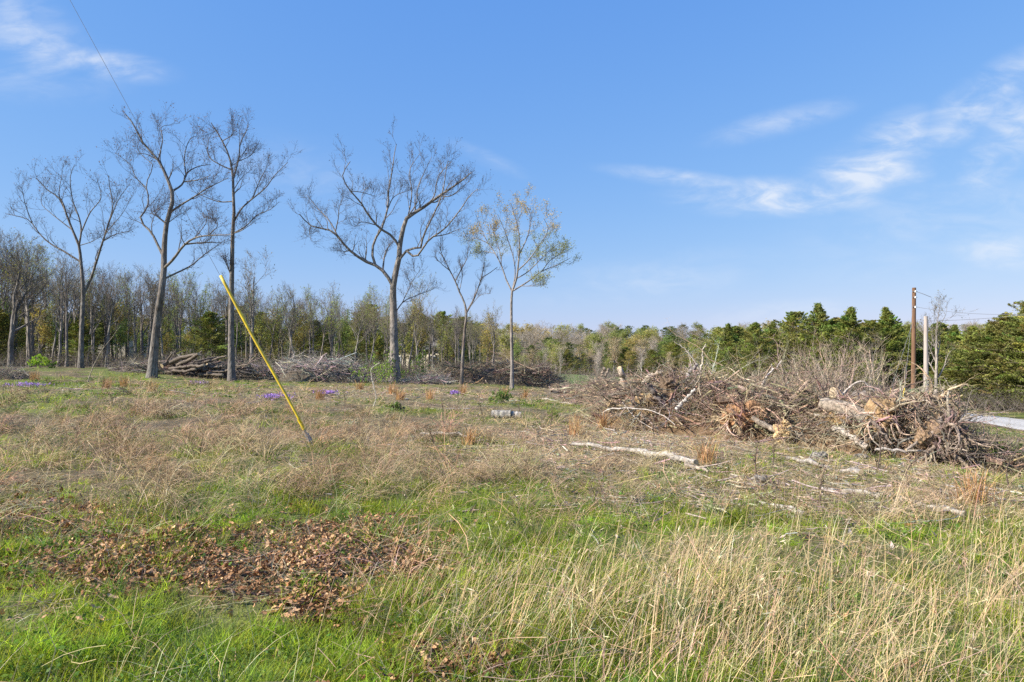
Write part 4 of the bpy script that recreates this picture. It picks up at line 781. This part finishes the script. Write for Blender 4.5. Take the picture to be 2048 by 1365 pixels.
# ------------------------------------------------------------------ logs
def log(name, label, a, b, r0, r1, col, seed=0, cat='log', group=None, bend=.05, rough=.14, cuts=(True, True), S=14, stubs=0, parent=None):
    g = np.random.default_rng(seed+900); a = np.array(a, float); b = np.array(b, float); K = 16; t = np.linspace(0, 1, K); ln = np.linalg.norm(b-a)
    P = a[None]+(b-a)[None]*t[:, None]+np.stack([np.convolve(g.normal(size=K+4), np.ones(5)/5, 'valid') for _ in range(3)], 1)*ln*bend*np.sin(t*math.pi)[:, None]
    RR = (r0+(r1-r0)*t)*(1+rough*.5*g.normal(size=K)); org = (a+b)/2 if parent is None else np.zeros(3)
    V, Fq = tubes((P-org)[None], RR[None], S); V = V.reshape(K, S, 3); ctr = (P-org)[:, None]; V = ctr+(V-ctr)*(1+rough*g.normal(size=(K, S, 1))*.6); idx = np.arange(K*S).reshape(K, S)
    C = np.array(col)[None]*(1+.15*g.normal(size=(K*S, 1)))
    parts = [(V.reshape(-1, 3), Fq, 0, np.clip(C, .02, .8))]
    for e in (0, K-1):
        parts.append((np.vstack([V[e], ctr[e]]), np.array([[j, (j+1) % S, S] for j in range(S)]), 1, (.45, .35, .22)))
    if stubs:
        Q, QR = grow((P-org)[None], RR[None], stubs, (.15, .95), 50, ln*.14, 4, up=.25, wob=.2, rr=.35, g=g); tt = tubes(Q, QR, 5); parts.append((tt[0], tt[1], 0, col))
    o = build(name, parts, [M['deadwood'], M['cut']], parent, smooth=True)
    if parent is None: o.location = org; tag(o, label, cat, group)
    return o
def gl(px_, py_, up=0.): x, y, z = G(px_, py_); return np.array([x, y, z+up])
wt = (.55, .52, .48)
# the long white fallen trunk
a = gl(1145, 896, .07); m_ = gl(1280, 915, .1); b = gl(1392, 938, .09)
root = empty('fallen_log', m_, 'long bleached white fallen trunk lying across the middle of the clearing', 'log')
def sub(nm, a, b, r0, r1, col, seed, stubs=0): o = log(nm, None, np.array(a)-m_, np.array(b)-m_, r0, r1, col, seed, parent=root, stubs=stubs); return o
sub('trunk', a, m_, .026, .042, (.33,.295,.255), 1, 3); sub('trunk', m_+np.array([-.02, 0, 0]), b, .055, .045, (.34, .305, .265), 2, 3)
b2 = gl(1418, 950, .04); sub('broken_branch', b-np.array([.15, 0, .03]), b2, .03, .02, (.3, .25, .2), 3)
log('fallen_log', 'thin grey fallen log lying at the right below the root pile', gl(1575, 922, .05), gl(1722, 953, .05), .032, .04, (.28, .25, .22), 4, stubs=2)
log('fallen_log', 'pale weathered stick log left of the long white trunk', gl(842, 872, .04), gl(1010, 886, .04), .035, .025, (.33, .29, .25), 5)
log('fallen_log', 'pale broken log at the right among chips near the tall straw', gl(1640, 985, .04), gl(1760, 1000, .04), .03, .035, (.36, .32, .28), 6)
log('fallen_log', 'splintered pale log in the debris at lower right', gl(1800, 1005, .04), gl(1930, 1038, .04), .035, .03, (.36, .32, .27), 7)
log('fallen_log', 'short white branch half buried right of centre above the straw', gl(1520, 1012, .03), gl(1610, 1035, .03), .022, .028, (.36, .33, .28), 8)
log('fallen_log', 'slim pale pole lying left of the ochre clay', gl(1160, 805, .05), gl(1235, 828, .05), .04, .05, (.36, .32, .27), 9)
log('fallen_log', 'pale log lying behind the flower patch right of the yellow leafed tree', gl(1085, 800, .05), gl(1150, 812, .05), .05, .04, (.34, .30, .26), 10)
# grey split chunk
x, y, z = G(1013, 838); 
ck = empty('wood_chunk', (x, y, z), 'short split grey chunk of trunk lying alone below the yellow leafed tree', 'log')
log('slab', None, (-.42, 0, .12), (.12, -.05, .13), .13, .12, (.27, .25, .22), 11, parent=ck, bend=.01, rough=.09); log('slab', None, (-.1, .06, .1), (.42, .0, .09), .13, .11, (.30, .275, .25), 12, parent=ck, bend=.01, rough=.1)
# stone-like clods and stumps in the middle
def clod(name, label, c, rad, col, seed, cat='clod', parent=None, rough=.35, mt='soil', sub_=4):
    g = np.random.default_rng(seed); n1_, n2_ = 30, 18; u = np.linspace(0, 2*math.pi, n1_, endpoint=False); v = np.linspace(0.02, math.pi-.02, n2_); U, V_ = np.meshgrid(u, v)
    d = np.stack([np.cos(U)*np.sin(V_), np.sin(U)*np.sin(V_), np.cos(V_)], -1).reshape(-1, 3); r = np.ones(len(d))
    for o_ in range(14): q = unit(g.normal(size=(1, 3)))[0]; r += rough*.16*np.sin(d@q*g.uniform(2, 14)+g.uniform(0, 6))
    r += rough*.12*g.normal(size=len(r)); P = d*r[:, None]*np.array(rad)[None]; ii = np.arange(n1_*n2_).reshape(n2_, n1_); A = ii[:-1]; B = np.roll(ii, -1, 1)[:-1]; C = np.roll(ii, -1, 1)[1:]; E = ii[1:]
    o = build(name, [(P+(np.zeros(3) if parent is None else np.array(c)), np.stack([A, E, C, B], -1).reshape(-1, 4), 0, np.clip(np.array(col)[None]*(1+.25*g.normal(size=(len(P), 1))), .01, .8))], [M[mt]], parent)
    if parent is None: o.location = c; tag(o, label, cat)
    return o
for px_, py_, s_, lb in ((1640, 918, .14, 'grey stone in the grass left of the thin grey log'), (1722, 920, .11, 'small grey stone above the end of the thin grey log'), (1520, 968, .10, 'hollow grey stump remnant in the debris above the straw')):
    c_ = gl(px_, py_, .05); clod('stone', lb, c_, (s_, s_*.7, s_*.5), (.20, .18, .155), int(px_), 'stone', mt='deadwood')

# root wads on the pile
def wad(px_, py_, d, r, soilc, label, seed, logdir=None, nr_=44, rcolr=(.34, .27, .21), sq=(1, .55, .9), nf_=3):
    g = np.random.default_rng(seed); c = W3(px_, py_, d); root = empty('root_wad', c, label, 'root wad')
    clod('soil_clod', None, (0, 0, 0), (r*sq[0], r*sq[1], r*sq[2]), soilc, seed, parent=root, rough=.38)
    for q in range(5):
        o_ = g.normal(size=3)*r*.55; clod('soil_clod', None, o_*np.array([1, .5, .8])-np.array([0, r*.25, 0]), (r*.32, r*.26, r*.28), np.array(soilc)*g.uniform(.75, 1.15), seed+q+1, parent=root, rough=.45)
    n = nr_; az = g.uniform(0, 6.283, n); d0 = unit(np.c_[np.cos(az), -.25-.7*g.random(n), np.sin(az)*.9]); P = np.empty((n, 9, 3)); P[:, 0] = d0*r*.35; dd = d0; l = r*(1.1+1.5*g.random(n))
    for k in range(1, 9): dd = unit(dd+g.normal(size=(n, 3))*.28+np.array([0, 0, -.06])); P[:, k] = P[:, k-1]+dd*(l/8)[:, None]
    RR = (r*.075*(.3+g.random(n)))[:, None]*np.linspace(1, .22, 9)[None]; A1 = grow(P, RR, 5, (.2, 1), 50, .5, 5, up=-.1, wob=.35, rr=.5, g=g, lscale=l, rmin=.005); A2 = grow(*A1, nf_, (.2, 1), 50, .24, 4, up=-.15, wob=.35, rr=.6, g=g, lscale=np.repeat(l, 5), rmin=.003)
    ps = []; c_ = rcol(rcolr, n, 1, .25, g)
    for q, S, rep in ((( P, RR), 6, 1), (A1, 4, 5), (A2, 3, 5*nf_)): V, Fq = tubes(q[0], q[1], S); ps.append((V, Fq, 0, np.repeat(np.repeat(c_, rep, 0), q[0].shape[1]*S, 0)))
    build('roots', ps, [M['deadwood']], root)
    if logdir is not None: log('stump', None, (0, .1, 0), np.array(logdir), r*.34, r*.26, (.29, .24, .19), seed, parent=root)
wad(1292, 822, 17.6, .42, (.36, .25, .13), 'root wad with yellow ochre clay at the left of the root pile', 31, (.4, 1.2, .4))
wad(1345, 790, 17.4, .42, (.17, .12, .08), 'dark twisted root wad with thick black roots at the top left of the root pile', 32, None, rcolr=(.15, .125, .11), nr_=20)
wad(1488, 838, 15.4, .42, (.30, .17, .09), 'root wad with red orange clay in the middle of the root pile', 33, (.5, 1.2, .3), rcolr=(.36, .26, .18))
wad(1566, 868, 14.6, .22, (.48, .34, .18), 'small tan root stub low in the root pile below the pale felled treetop', 34, (-.55, .35, .32), nr_=12)
wad(1690, 852, 14.4, .36, (.30, .20, .09), 'brown root wad left of the big ochre one', 35, None)
wad(1778, 848, 13.6, .50, (.31, .21, .115), 'big ochre clay root wad below the brown pole', 36, (-.9, 1.0, .35))
wad(1848, 812, 13.4, .36, (.38, .29, .18), 'pale knobbly root crown topping the root pile under the two poles', 37, (.5, .8, .2), rcolr=(.46, .36, .25), sq=(1.35, .7, .55))
wad(1880, 880, 12.9, .46, (.23, .155, .095), 'brown root wad bristling with fine roots at the right end of the root pile', 38, None, nr_=46, nf_=4, rcolr=(.25, .19, .15))
wad(1235, 825, 18.6, .30, (.38, .27, .16), 'tan clay root wad at the left tip of the root pile', 39, None, nr_=14)
# distinct logs, posts and branches on the pile
def stick(label, pts, r0, r1, col, name='branch', cat='branch', K=14, seed=0, tw=0):
    g = np.random.default_rng(seed+70); P = resample([W3(*p) for p in pts], K); P[1:-1] += g.normal(size=(K-2, 3))*r0*.4; org = P[0].copy(); RR = np.linspace(r0, r1, K)*(1+.1*g.normal(size=K)); V, Fq = tubes((P-org)[None], RR[None], 8)
    ps = [(V, Fq, 0, col), (np.vstack([V.reshape(K, 8, 3)[-1], (P-org)[-1]]), np.array([[j, (j+1) % 8, 8] for j in range(8)]), 1, (.45, .36, .24))]
    if tw:
        Q, QR = grow((P-org)[None], RR[None], tw, (.3, 1), 40, .22*np.linalg.norm(P[-1]-P[0]), 5, up=.2, wob=.25, rr=.5, g=g); a_ = tubes(Q, QR, 4); ps.append((a_[0], a_[1], 0, col)); Q, QR = grow(Q, QR, 4, (.2, 1), 40, .1*np.linalg.norm(P[-1]-P[0]), 4, up=.2, wob=.25, rr=.6, g=g); a_ = tubes(Q, QR, 3); ps.append((a_[0], a_[1], 0, col))
    o = build(name, ps, [M['deadwood'], M['cut']], smooth=True); o.location = org; return tag(o, label, cat)
stick('upright pale cut post standing on the heap left of the root pile', [(1253, 784, 24), (1246, 762, 24), (1239, 738, 24)], .115, .10, (.33, .27, .21), 'cut_post', 'post')
stick('left of two short sawn posts topping the brown heap', [(1203, 752, 29), (1206, 744, 29), (1209, 736, 29)], .055, .055, (.25, .2, .16), 'cut_post', 'post')
stick('right of two short sawn posts topping the brown heap', [(1210, 754, 29), (1214, 745, 29), (1218, 737, 29)], .055, .055, (.25, .2, .16), 'cut_post', 'post', seed=1)
stick('curved grey brown horn shaped limb rising at the top of the root pile', [(1288, 768, 18), (1300, 756, 18), (1312, 746, 18), (1325, 744, 18)], .085, .03, (.40, .33, .26))
stick('knotted dark grey stub sticking up from the root pile', [(1378, 760, 17.5), (1380, 748, 17.5), (1386, 738, 17.5), (1396, 728, 17.5)], .08, .03, (.26, .23, .22), seed=2)
stick('black curved root arching down left side of the root pile', [(1298, 768, 17), (1308, 785, 17), (1318, 800, 17), (1330, 818, 17)], .06, .05, (.13, .11, .10), seed=3)
stick('grey limb slanting up right across the root pile', [(1352, 820, 16.5), (1372, 798, 16.5), (1390, 778, 16.5)], .05, .035, (.42, .38, .34), seed=4)
stick('thin pale branch sweeping across the front of the ochre clay', [(1205, 832, 17.5), (1215, 820, 17.2), (1270, 817, 16.8), (1320, 828, 16.3), (1350, 850, 16)], .02, .008, (.45, .40, .35), seed=5)
stick('thin straight branch slanting down right in front of the ochre clay', [(1245, 805, 17.5), (1270, 835, 17), (1305, 858, 16.5)], .016, .010, (.33, .28, .24), seed=6)
stick('pale trunk with sawn end lying high on the root pile', [(1730, 805, 15.6), (1700, 797, 15.6), (1666, 786, 15.6)], .13, .125, (.30, .245, .195), 'log', 'log', seed=7)
stick('grey split log leaning down to the grass at the front of the root pile', [(1668, 856, 14.2), (1700, 875, 13.8), (1735, 895, 13.3)], .07, .055, (.42, .37, .32), 'log', 'log', seed=8)
stick('twisted root leaning on the right end of the root pile', [(1880, 836, 12.8), (1870, 862, 12.7), (1840, 882, 12.6), (1812, 900, 12.5)], .05, .02, (.30, .24, .19), seed=9)
stick('pale branch lying along the foot of the root pile', [(1750, 899, 12.8), (1800, 901, 12.7), (1862, 903, 12.6)], .028, .02, (.45, .40, .35), seed=10)
stick('dark root running down across the ochre clay', [(1738, 838, 13.2), (1752, 852, 13.1), (1770, 872, 13), (1785, 888, 12.9)], .035, .02, (.2, .16, .13), seed=11)
stick('upright forked branch standing at the top right of the root pile', [(1868, 812, 13.2), (1882, 798, 13.2), (1888, 770, 13.2)], .035, .008, (.42, .36, .30), seed=12, tw=2)
stick('short pointed stub pointing right from the top of the root pile', [(1870, 806, 13.2), (1885, 795, 13.2), (1902, 784, 13.2)], .03, .01, (.48, .40, .30), seed=13)
stick('long pale limb reaching up right left of the large felled treetop', [(1525, 772, 18), (1530, 755, 18), (1548, 738, 18), (1563, 722, 18)], .04, .012, (.5, .44, .39), seed=14, tw=3)
stick('thin curved white branch standing highest above the root pile', [(1402, 748, 22), (1385, 715, 22), (1365, 695, 22), (1348, 684, 22)], .03, .008, (.48, .42, .35), seed=15, tw=5)
stick('white forked branch standing upright above the root pile', [(1398, 752, 22), (1404, 725, 22), (1406, 700, 22), (1412, 688, 22)], .035, .01, (.50, .44, .36), seed=16, tw=6)
stick('bent pale branch hooked above the right part of the root pile', [(1672, 800, 15), (1700, 775, 15), (1722, 762, 15), (1740, 776, 15), (1760, 795, 15)], .022, .014, (.5, .43, .37), seed=17, tw=3)
stick('white gnarled branch lying on top of the brush left of the big root wads', [(1628, 828, 14.6), (1650, 835, 14.5), (1672, 828, 14.4), (1690, 826, 14.4)], .025, .012, (.46, .42, .38), seed=18, tw=2)
stick('leaning bare sapling in the grass left of the crooked tree', [(392, 752, 26), (398, 722, 26), (425, 696, 26), (470, 668, 26)][:1]+[(187, 745, 26), (200, 722, 26), (212, 700, 26), (238, 665, 26)][1:] if False else [(176, 765, 26), (186, 735, 26), (205, 700, 26), (240, 655, 26)], .022, .006, (.30, .25, .19), 'leaning_sapling', 'sapling', seed=19, tw=5)
stick('fallen dead stick propped in the grass below the crooked tree', [(258, 800, 30), (275, 780, 30), (290, 762, 30)], .035, .02, (.22, .17, .13), 'dead_stick', 'stick', seed=20)
stick('pale pole resting slanted on the heap behind the yellow leafed tree', [(962, 752, 56), (990, 744, 56), (1022, 732, 56)], .07, .04, (.45, .37, .28), 'dead_pole', 'pole', seed=21)

# log pile by the crooked tree: every log a thing
lp = [(318,742,372,734,.30),(322,733,368,716,.26),(336,724,386,712,.28),(352,728,402,709,.24),(330,748,392,743,.22),(360,738,410,734,.22),(372,742,430,736,.20),(380,730,436,720,.22),(392,722,440,717,.18),(396,748,452,745,.22),(378,750,432,749,.20),
      (402,738,452,728,.2),(350,718,395,706,.2),(410,728,455,733,.17),(388,715,405,705,.14),(340,739,380,727,.2),(420,745,462,741,.17),(366,750,400,752,.16),(405,724,446,712,.14),(328,726,352,708,.12),(455,745,520,742,.15),(470,738,530,741,.13),(488,748,560,747,.17),(460,730,500,728,.1)]
pos_lb = ['lowest left', 'upper left', 'top left', 'highest pale topped', 'bottom left', 'middle', 'long dark middle', 'upper right', 'thin upper right', 'bottom right', 'bottom centre', 'tilted right', 'thin topmost', 'drooping right end', 'stubby peak', 'crossing left', 'short far right', 'small front', 'slim top right', 'steep leaning left', 'outlying first', 'outlying second', 'long outlying front', 'thin outlying back']
for k, ((a1, a2, b1, b2, r_), lb) in enumerate(zip(lp, pos_lb)):
    d_ = 52.5+rg.uniform(-.7, .7); A = W3(a1+rg.uniform(-6, 6), a2+rg.uniform(-2, 4), d_); B = W3(b1+rg.uniform(-8, 8), b2+rg.uniform(-5, 7), d_+rg.uniform(-1.6, 1.6)); mz = min(A[2]-h1(A[0], A[1]), B[2]-h1(B[0], B[1]))
    if mz < r_*.8: A[2] += r_*.8-mz; B[2] += r_*.8-mz
    log('felled_log', '%s grey brown log of the log pile beside the crooked tree' % lb, A, B, r_*.6, r_*.42, (.145, .118, .095), k, group='logs of the log pile', stubs=1 if k % 3 == 0 else 0)
heap('brush_heap', 'dark broken branches lodged between the logs of the log pile', pp([(315, 53.5, .8, .8), (370, 53.5, 1.2, 1.2), (430, 53.5, 1.2, 1.0), (470, 53.5, .8, .5)]), 620, 1.5, .030, (.22, .18, .15), seed=12)

# ------------------------------------------------------------------ poles, wires, guy
def cyl(a, b, r0, r1, S=12, n=2): 
    a = np.array(a, float); b = np.array(b, float); t = np.linspace(0, 1, n)[:, None]; V, Fq = tubes((a+(b-a)*t)[None], np.linspace(r0, r1, n)[None], S)
    idx = np.arange(n*S).reshape(n, S); return V, [Fq, idx[-1][None, :], idx[0][::-1][None, :]]
def add(name, parent, a, b, r0, r1, m, col=(1, 1, 1), S=12, n=2): V, f = cyl(a, b, r0, r1, S, n); return build(name, [(V, f, 0, col)], [m], parent, smooth=False)
x, y, z = D(1826, 44); top = EYE+(HY-576)/F*44-z
up_ = empty('utility_pole', (x, y, z), 'tall brown wooden utility pole standing behind the root pile', 'utility pole'); up_.rotation_euler = (0, R(.25), 0)
add('pole', up_, (0, 0, -.3), (.03, 0, top), .145, .115, M['polew'], (.165, .095, .058), 16, 14)
for hh_, l_ in ((top-.25, .22), (top-.62, .12), (top-1.25, .25)):
    br = add('bracket', up_, (-.16, -.12, hh_), (.16, -.12, hh_), .022, .022, M['steel']); add('insulator', br, (.0, -.2, hh_-.06), (.0, -.2, hh_+.06), .05, .035, M['white'])
Wp = resample([(.1, -.1, top-.25), (.5, -.2, top-.42), (1.0, -.2, top-.62)], 10); V, f = tubes(Wp[None], np.full((1, 10), .018), 5); build('service_arm', [(V, f, 0, (1, 1, 1))], [M['steel']], up_)
x2, y2, z2 = D(1852, 42); top2 = EYE+(HY-633)/F*42-z2
gp = empty('utility_pole', (x2, y2, z2), 'shorter weathered grey wooden pole right of the brown utility pole', 'utility pole')
add('pole', gp, (0, 0, -.3), (-.02, 0, top2), .15, .11, M['polew'], (.36, .31, .28), 16, 14); add('bracket', gp, (.08, -.1, top2-.9), (.2, -.1, top2-.9), .03, .03, M['steel'])
for tr_, lb in (((1905, 642, 44), 'upper thin power line crossing the sky to the right edge'), ((1895, 646, 46), 'lower thin power line crossing the sky to the right edge')):
    A = W3(*tr_); B = W3(2350, tr_[1]-62, tr_[2]-6); A0 = np.array([x+.0, y, z+top-1.2]) if tr_[2] == 44 else np.array([x2, y2, z2+top2-.3]); P = []
    for u in np.linspace(0, 1, 24): P.append(A0+(B-A0)*u-np.array([0, 0, 1.0])*4*u*(1-u)*(.9 if tr_[2] == 44 else .35))
    V, f = tubes((np.array(P)-A0)[None], np.full((1, 24), .011), 4); o = build('power_line', [(V, f, 0, (1, 1, 1))], [M['steel']]); o.location = A0; tag(o, lb, 'power line')
for px_, t_, b_, lb in ((1779, 776, 800, 'short yellow guy guard left of the brown pole'), (1806, 777, 800, 'short yellow guy guard nearer the brown pole')):
    B = W3(px_-4, 812, 40); A = W3(px_+3, t_, 40.3); rt = empty('guy_guard', B, lb, 'guy guard'); add('guard', rt, (0, 0, 0), A-B, .03, .03, M['yellow']); E = np.array([x, y, z+top-1.0]) if px_ > 1790 else np.array([x, y, z+top-2.2]); add('wire', rt, A-B, E-B, .008, .008, M['steel'], S=5)
# main guy wire with its yellow guard
B = np.array([-3.55, 12.3, h1(-3.55, 12.3)-.05]); dv = np.array([-1.58, -.3, 3.10])
rt = empty('guy_wire', B, 'long leaning yellow plastic guy guard on a steel wire anchored in the grass', 'guy wire')
def along(t): return dv*t
a0 = .13
GP = [along(t)+np.array([.012*math.sin(t*7), 0, .01*math.sin(t*3)]) for t in np.linspace(a0, 1.0, 16)]
V, f = tubes(np.array(GP)[None], np.linspace(.0235, .027, 16)[None], 14); idx = np.arange(16*14).reshape(16, 14)
V2, f2 = tubes(np.array([along(a0-.012), along(a0+.05)])[None], np.array([[.026, .027]]), 14)
build('guard', [(V, [f, idx[-1][None], idx[0][::-1][None]], 0, (1, 1, 1)), (V2, f2, 0, (1, 1, 1))], [M['yellow']], rt, smooth=True)
add('wire', rt, along(1.0), along(3.6), .0035, .0035, M['steel'], S=6, n=20); add('anchor_rod', rt, along(-.02), along(.075), .011, .011, M['steel'], S=10)
cl = add('clamp', rt, along(.05), along(.092), .048, .04, M['steel'], S=8); add('clamp', rt, along(.085), along(.1), .018, .026, M['steel'], S=8)
add('wire', rt, along(.07)+np.array([.02, 0, 0]), along(a0+.01)+np.array([.008, 0, 0]), .007, .006, M['steel'], S=6)
add('wire', rt, along(.07)-np.array([.02, 0, 0]), along(a0+.01)-np.array([.008, 0, 0]), .007, .006, M['steel'], S=6)
for q in range(3): t_ = .062+.012*q; add('bolt', cl, along(t_)-np.array([.05, 0, 0]), along(t_)+np.array([.05, 0, 0]), .007, .007, M['steel'], S=6)

# ------------------------------------------------------------------ small plants
def patch(px_, py_, w, n, label):
    x, y, z = G(px_, py_); s = y/14; n = int(n*.3); X = x+rg.normal(size=n)*w*.5; Y = y+rg.normal(size=n)*w*.6; Z = hz(X, Y); h = (.05+.07*rg.random(n))*(1+s*.3)
    P = np.stack([np.c_[X, Y, Z], np.c_[X, Y, Z+h]], 1)-np.array([x, y, z]); V, f = tubes(P, np.full((n, 2), .004), 3); lv = leaves(P[:, 1], 5, .014*(1+s*.4), .032*(1+s*.35), asp=.8)
    o = build('flower_patch', [(V, f, 0, (.08, .12, .03)), (lv[0], lv[1], 1, rcol((.38, .24, .62), len(lv[1]), 4, .2))], [M['leaf'], M['petal']]); o.location = (x, y, z); tag(o, label, 'flowers', 'purple flower patches', 'stuff')
patch(52, 775, .75, 300, 'purple flower patch at the far left edge'); patch(395, 771, .5, 190, 'purple flower patch between the crooked tree and straight tree'); patch(548, 800, .5, 260, 'largest purple flower patch, behind the yellow guy guard'); patch(655, 791, .38, 210, 'purple flower patch right of the yellow guy guard')
patch(278, 746, .5, 110, 'small purple flower patch left of the crooked tree base'); patch(1160, 812, .3, 130, 'purple flower patch right of the yellow leafed tree'); patch(910, 791, .2, 260, 'tiny purple flower patch below the vee tree')
def broom(px_, py_, h, label, col=(.46, .27, .12), n=90):
    x, y, z = G(px_, py_); X = x+rg.normal(size=n)*h*.16; Y = y+rg.normal(size=n)*h*.16; a = blades(X, Y, h*(.5+.6*rg.random(n)), np.full(n, .007*(1+y*.03)), .45, np.array(col), .2, tipk=.6, seg=3); o = build('dry_grass_clump', [(a[0]-np.array([x, y, z]), a[1], 0, a[2])], [M['dry']]); o.location = (x, y, z); tag(o, label, 'grass clump', 'orange dry grass clumps')
for px_, py_, h, lb in ((1150, 872, .5, 'below the flower patch right of the yellow leafed tree'), (1412, 930, .45, 'at the right end of the long white trunk'), (1207, 858, .5, 'at the left tip of the root pile'), (783, 790, .6, 'at the foot of the largest tree'), (800, 800, .5, 'just below the largest tree'),
                      (720, 780, .55, 'left of the largest tree base'), (925, 790, .6, 'below the vee tree'), (1010, 795, .6, 'below left of the yellow leafed tree'), (1050, 798, .6, 'below right of the yellow leafed tree'), (70, 762, .7, 'at the far left'), (250, 775, .7, 'below left of the crooked tree'), (215, 778, .6, 'between leftmost tree and crooked tree'),
                      (305, 785, .6, 'in front of the crooked tree base'), (940, 890, .4, 'left of the chips in mid clearing'), (640, 800, .5, 'between two purple flower patches'), (860, 800, .5, 'below right of the largest tree'), (1950, 1010, .45, 'at right above the tall straw')):
    broom(px_, py_, h, 'orange brown dry grass clump '+lb)
def stalk(px_, py_, h, label):
    x, y, z = G(px_, py_); P = resample([(0, 0, -.02), (rg.normal()*.04, 0, h*.5), (rg.normal()*.08, 0, h)], 7); RR = np.linspace(.011, .004, 7); Q, QR = grow(P[None], RR[None], 9, (.3, 1), 38, h*.28, 4, up=.35, wob=.2, rr=.55); t = tubes(P[None], RR[None], 5); t2 = tubes(Q, QR, 3); lv = leaves(Q[:, 1:].reshape(-1, 3), 2, .012, .03, asp=.5)
    o = build('dead_weed', [(t[0], t[1], 0, (.10, .075, .06)), (t2[0], t2[1], 0, (.11, .085, .065)), (lv[0], lv[1], 0, (.12, .09, .065))], [M['twig']]); o.location = (x, y, z); tag(o, label, 'weed stalk', 'dark dead weed stalks')
for px_, py_, h, lb in ((1042, 838, .75, 'right of the split grey chunk'), (886, 832, .5, 'left of the split grey chunk'), (967, 845, .55, 'just left of the split grey chunk, in the grass'), (1515, 960, .5, 'right of the long white trunk end'), (1752, 950, .75, 'in front of the big ochre root wad'), (1100, 862, .45, 'left of the orange clump below the flower patch'),
                      (1310, 880, .5, 'in front of the bundle of thin grey branches'), (1545, 935, .4, 'left of the thin grey log'), (1820, 975, .45, 'below the right end of the root pile'), (690, 812, .6, 'right of the purple flowers by the guy guard'), (808, 850, .5, 'below the largest tree in mid clearing'), (1640, 1010, .4, 'among the chips at right'), (66, 780, .6, 'by the flower patch at far left'), (870, 905, .4, 'left of the mid clearing chips'), (2020, 985, .6, 'at the right edge below the green bush')):
    stalk(px_, py_, h, 'dark branching dead weed stalk '+lb)
def bush(name, label, px_, d, h, w, col, n=14, lsz=.05, cat='bush', lf_=3, stem=(.22, .18, .14), lean=(0, 0, 0), d1=6):
    x, y, z = D(px_, d); P = np.empty((n, 6, 3)); P[:, 0] = rg.normal(size=(n, 3))*np.array([w*.12, w*.12, 0]); dd = unit(np.c_[rg.normal(size=(n, 2))*w/h*.6, np.ones(n)]+np.array(lean)[None]); l = h*(.6+.6*rg.random(n))
    for k in range(1, 6): dd = unit(dd+rg.normal(size=(n, 3))*.16); P[:, k] = P[:, k-1]+dd*(l/5)[:, None]
    RR = np.full((n, 6), .011*h)*np.linspace(1, .4, 6)[None]; A1 = grow(P, RR, d1, (.25, 1), 45, .42, 5, up=.15, wob=.2, rr=.6, lscale=l); A2 = grow(*A1, 4, (.2, 1), 45, .2, 4, up=.1, wob=.2, rr=.6, lscale=np.repeat(l, d1))
    lv = leaves(A2[0][:, 1:].reshape(-1, 3), lf_, .03*h, lsz, asp=.6); root = empty(name, (x, y, z), label, cat); ps = []
    for q, S in (((P, RR), 5), (A1, 4), (A2, 3)): V, f = tubes(q[0], q[1], S); ps.append((V, f, 0, stem))
    build('stems', ps, [M['twig']], root); build('leaves', [(lv[0], lv[1], 0, rcol(col, len(lv[1]), 4, .25))], [M['leaf']], root)
bush('green_bush', 'low fresh green bush at the right end of the root pile', 1990, 12.9, .55, .75, (.12, .17, .035), 22, .04)
bush('green_bush', 'bright green leafed shrub at the left of the largest trunk', 765, 49, 2.0, 3.2, (.20, .30, .05), 12, .13, lf_=1, lean=(-.3, 0, 0))
bush('green_bush', 'bright green leafed shrub at the right foot of the largest trunk', 822, 51, 1.8, 2.2, (.20, .29, .05), 8, .13, lf_=1)
bush('green_bush', 'tiny bright green bush before the wood left of the leftmost tall tree', 88, 56, 1.1, 1.4, (.26, .38, .05), 8, .12, lf_=2)
bush('green_bush', 'small green shrub by the split chunk and yellow leafed tree', 1005, 26, .55, .5, (.14, .21, .05), 10, .05, lf_=2)
bush('green_bush', 'small yellow green shrub right of the yellow leafed tree', 1102, 19, .35, .55, (.19, .23, .05), 10, .03, lf_=2)
bush('mullein', 'pale rosette of broad leaves left of mid clearing', 792, 21, .22, .5, (.20, .26, .09), 18, .10, 'plant', lf_=1, d1=2)
bush('twiggy_shrub', 'grey brown twiggy shrub at the left of the largest trunk', 745, 51, 1.9, 2.6, (.14, .12, .07), 26, .06, lf_=1, stem=(.26, .22, .19))
bush('twiggy_shrub', 'brown twiggy shrub with yellow leaves behind the yellow leafed tree', 1000, 60, 1.9, 2.6, (.25, .21, .06), 14, .10, lf_=1)
stick('white curving leafless stem of a young sapling below the bright green shrub', [(742, 828, 22), (748, 810, 22), (752, 795, 22), (747, 770, 22), (742, 740, 22), (760, 726, 22)], .018, .007, (.50, .46, .38), 'sapling', 'sapling', seed=30, tw=3)
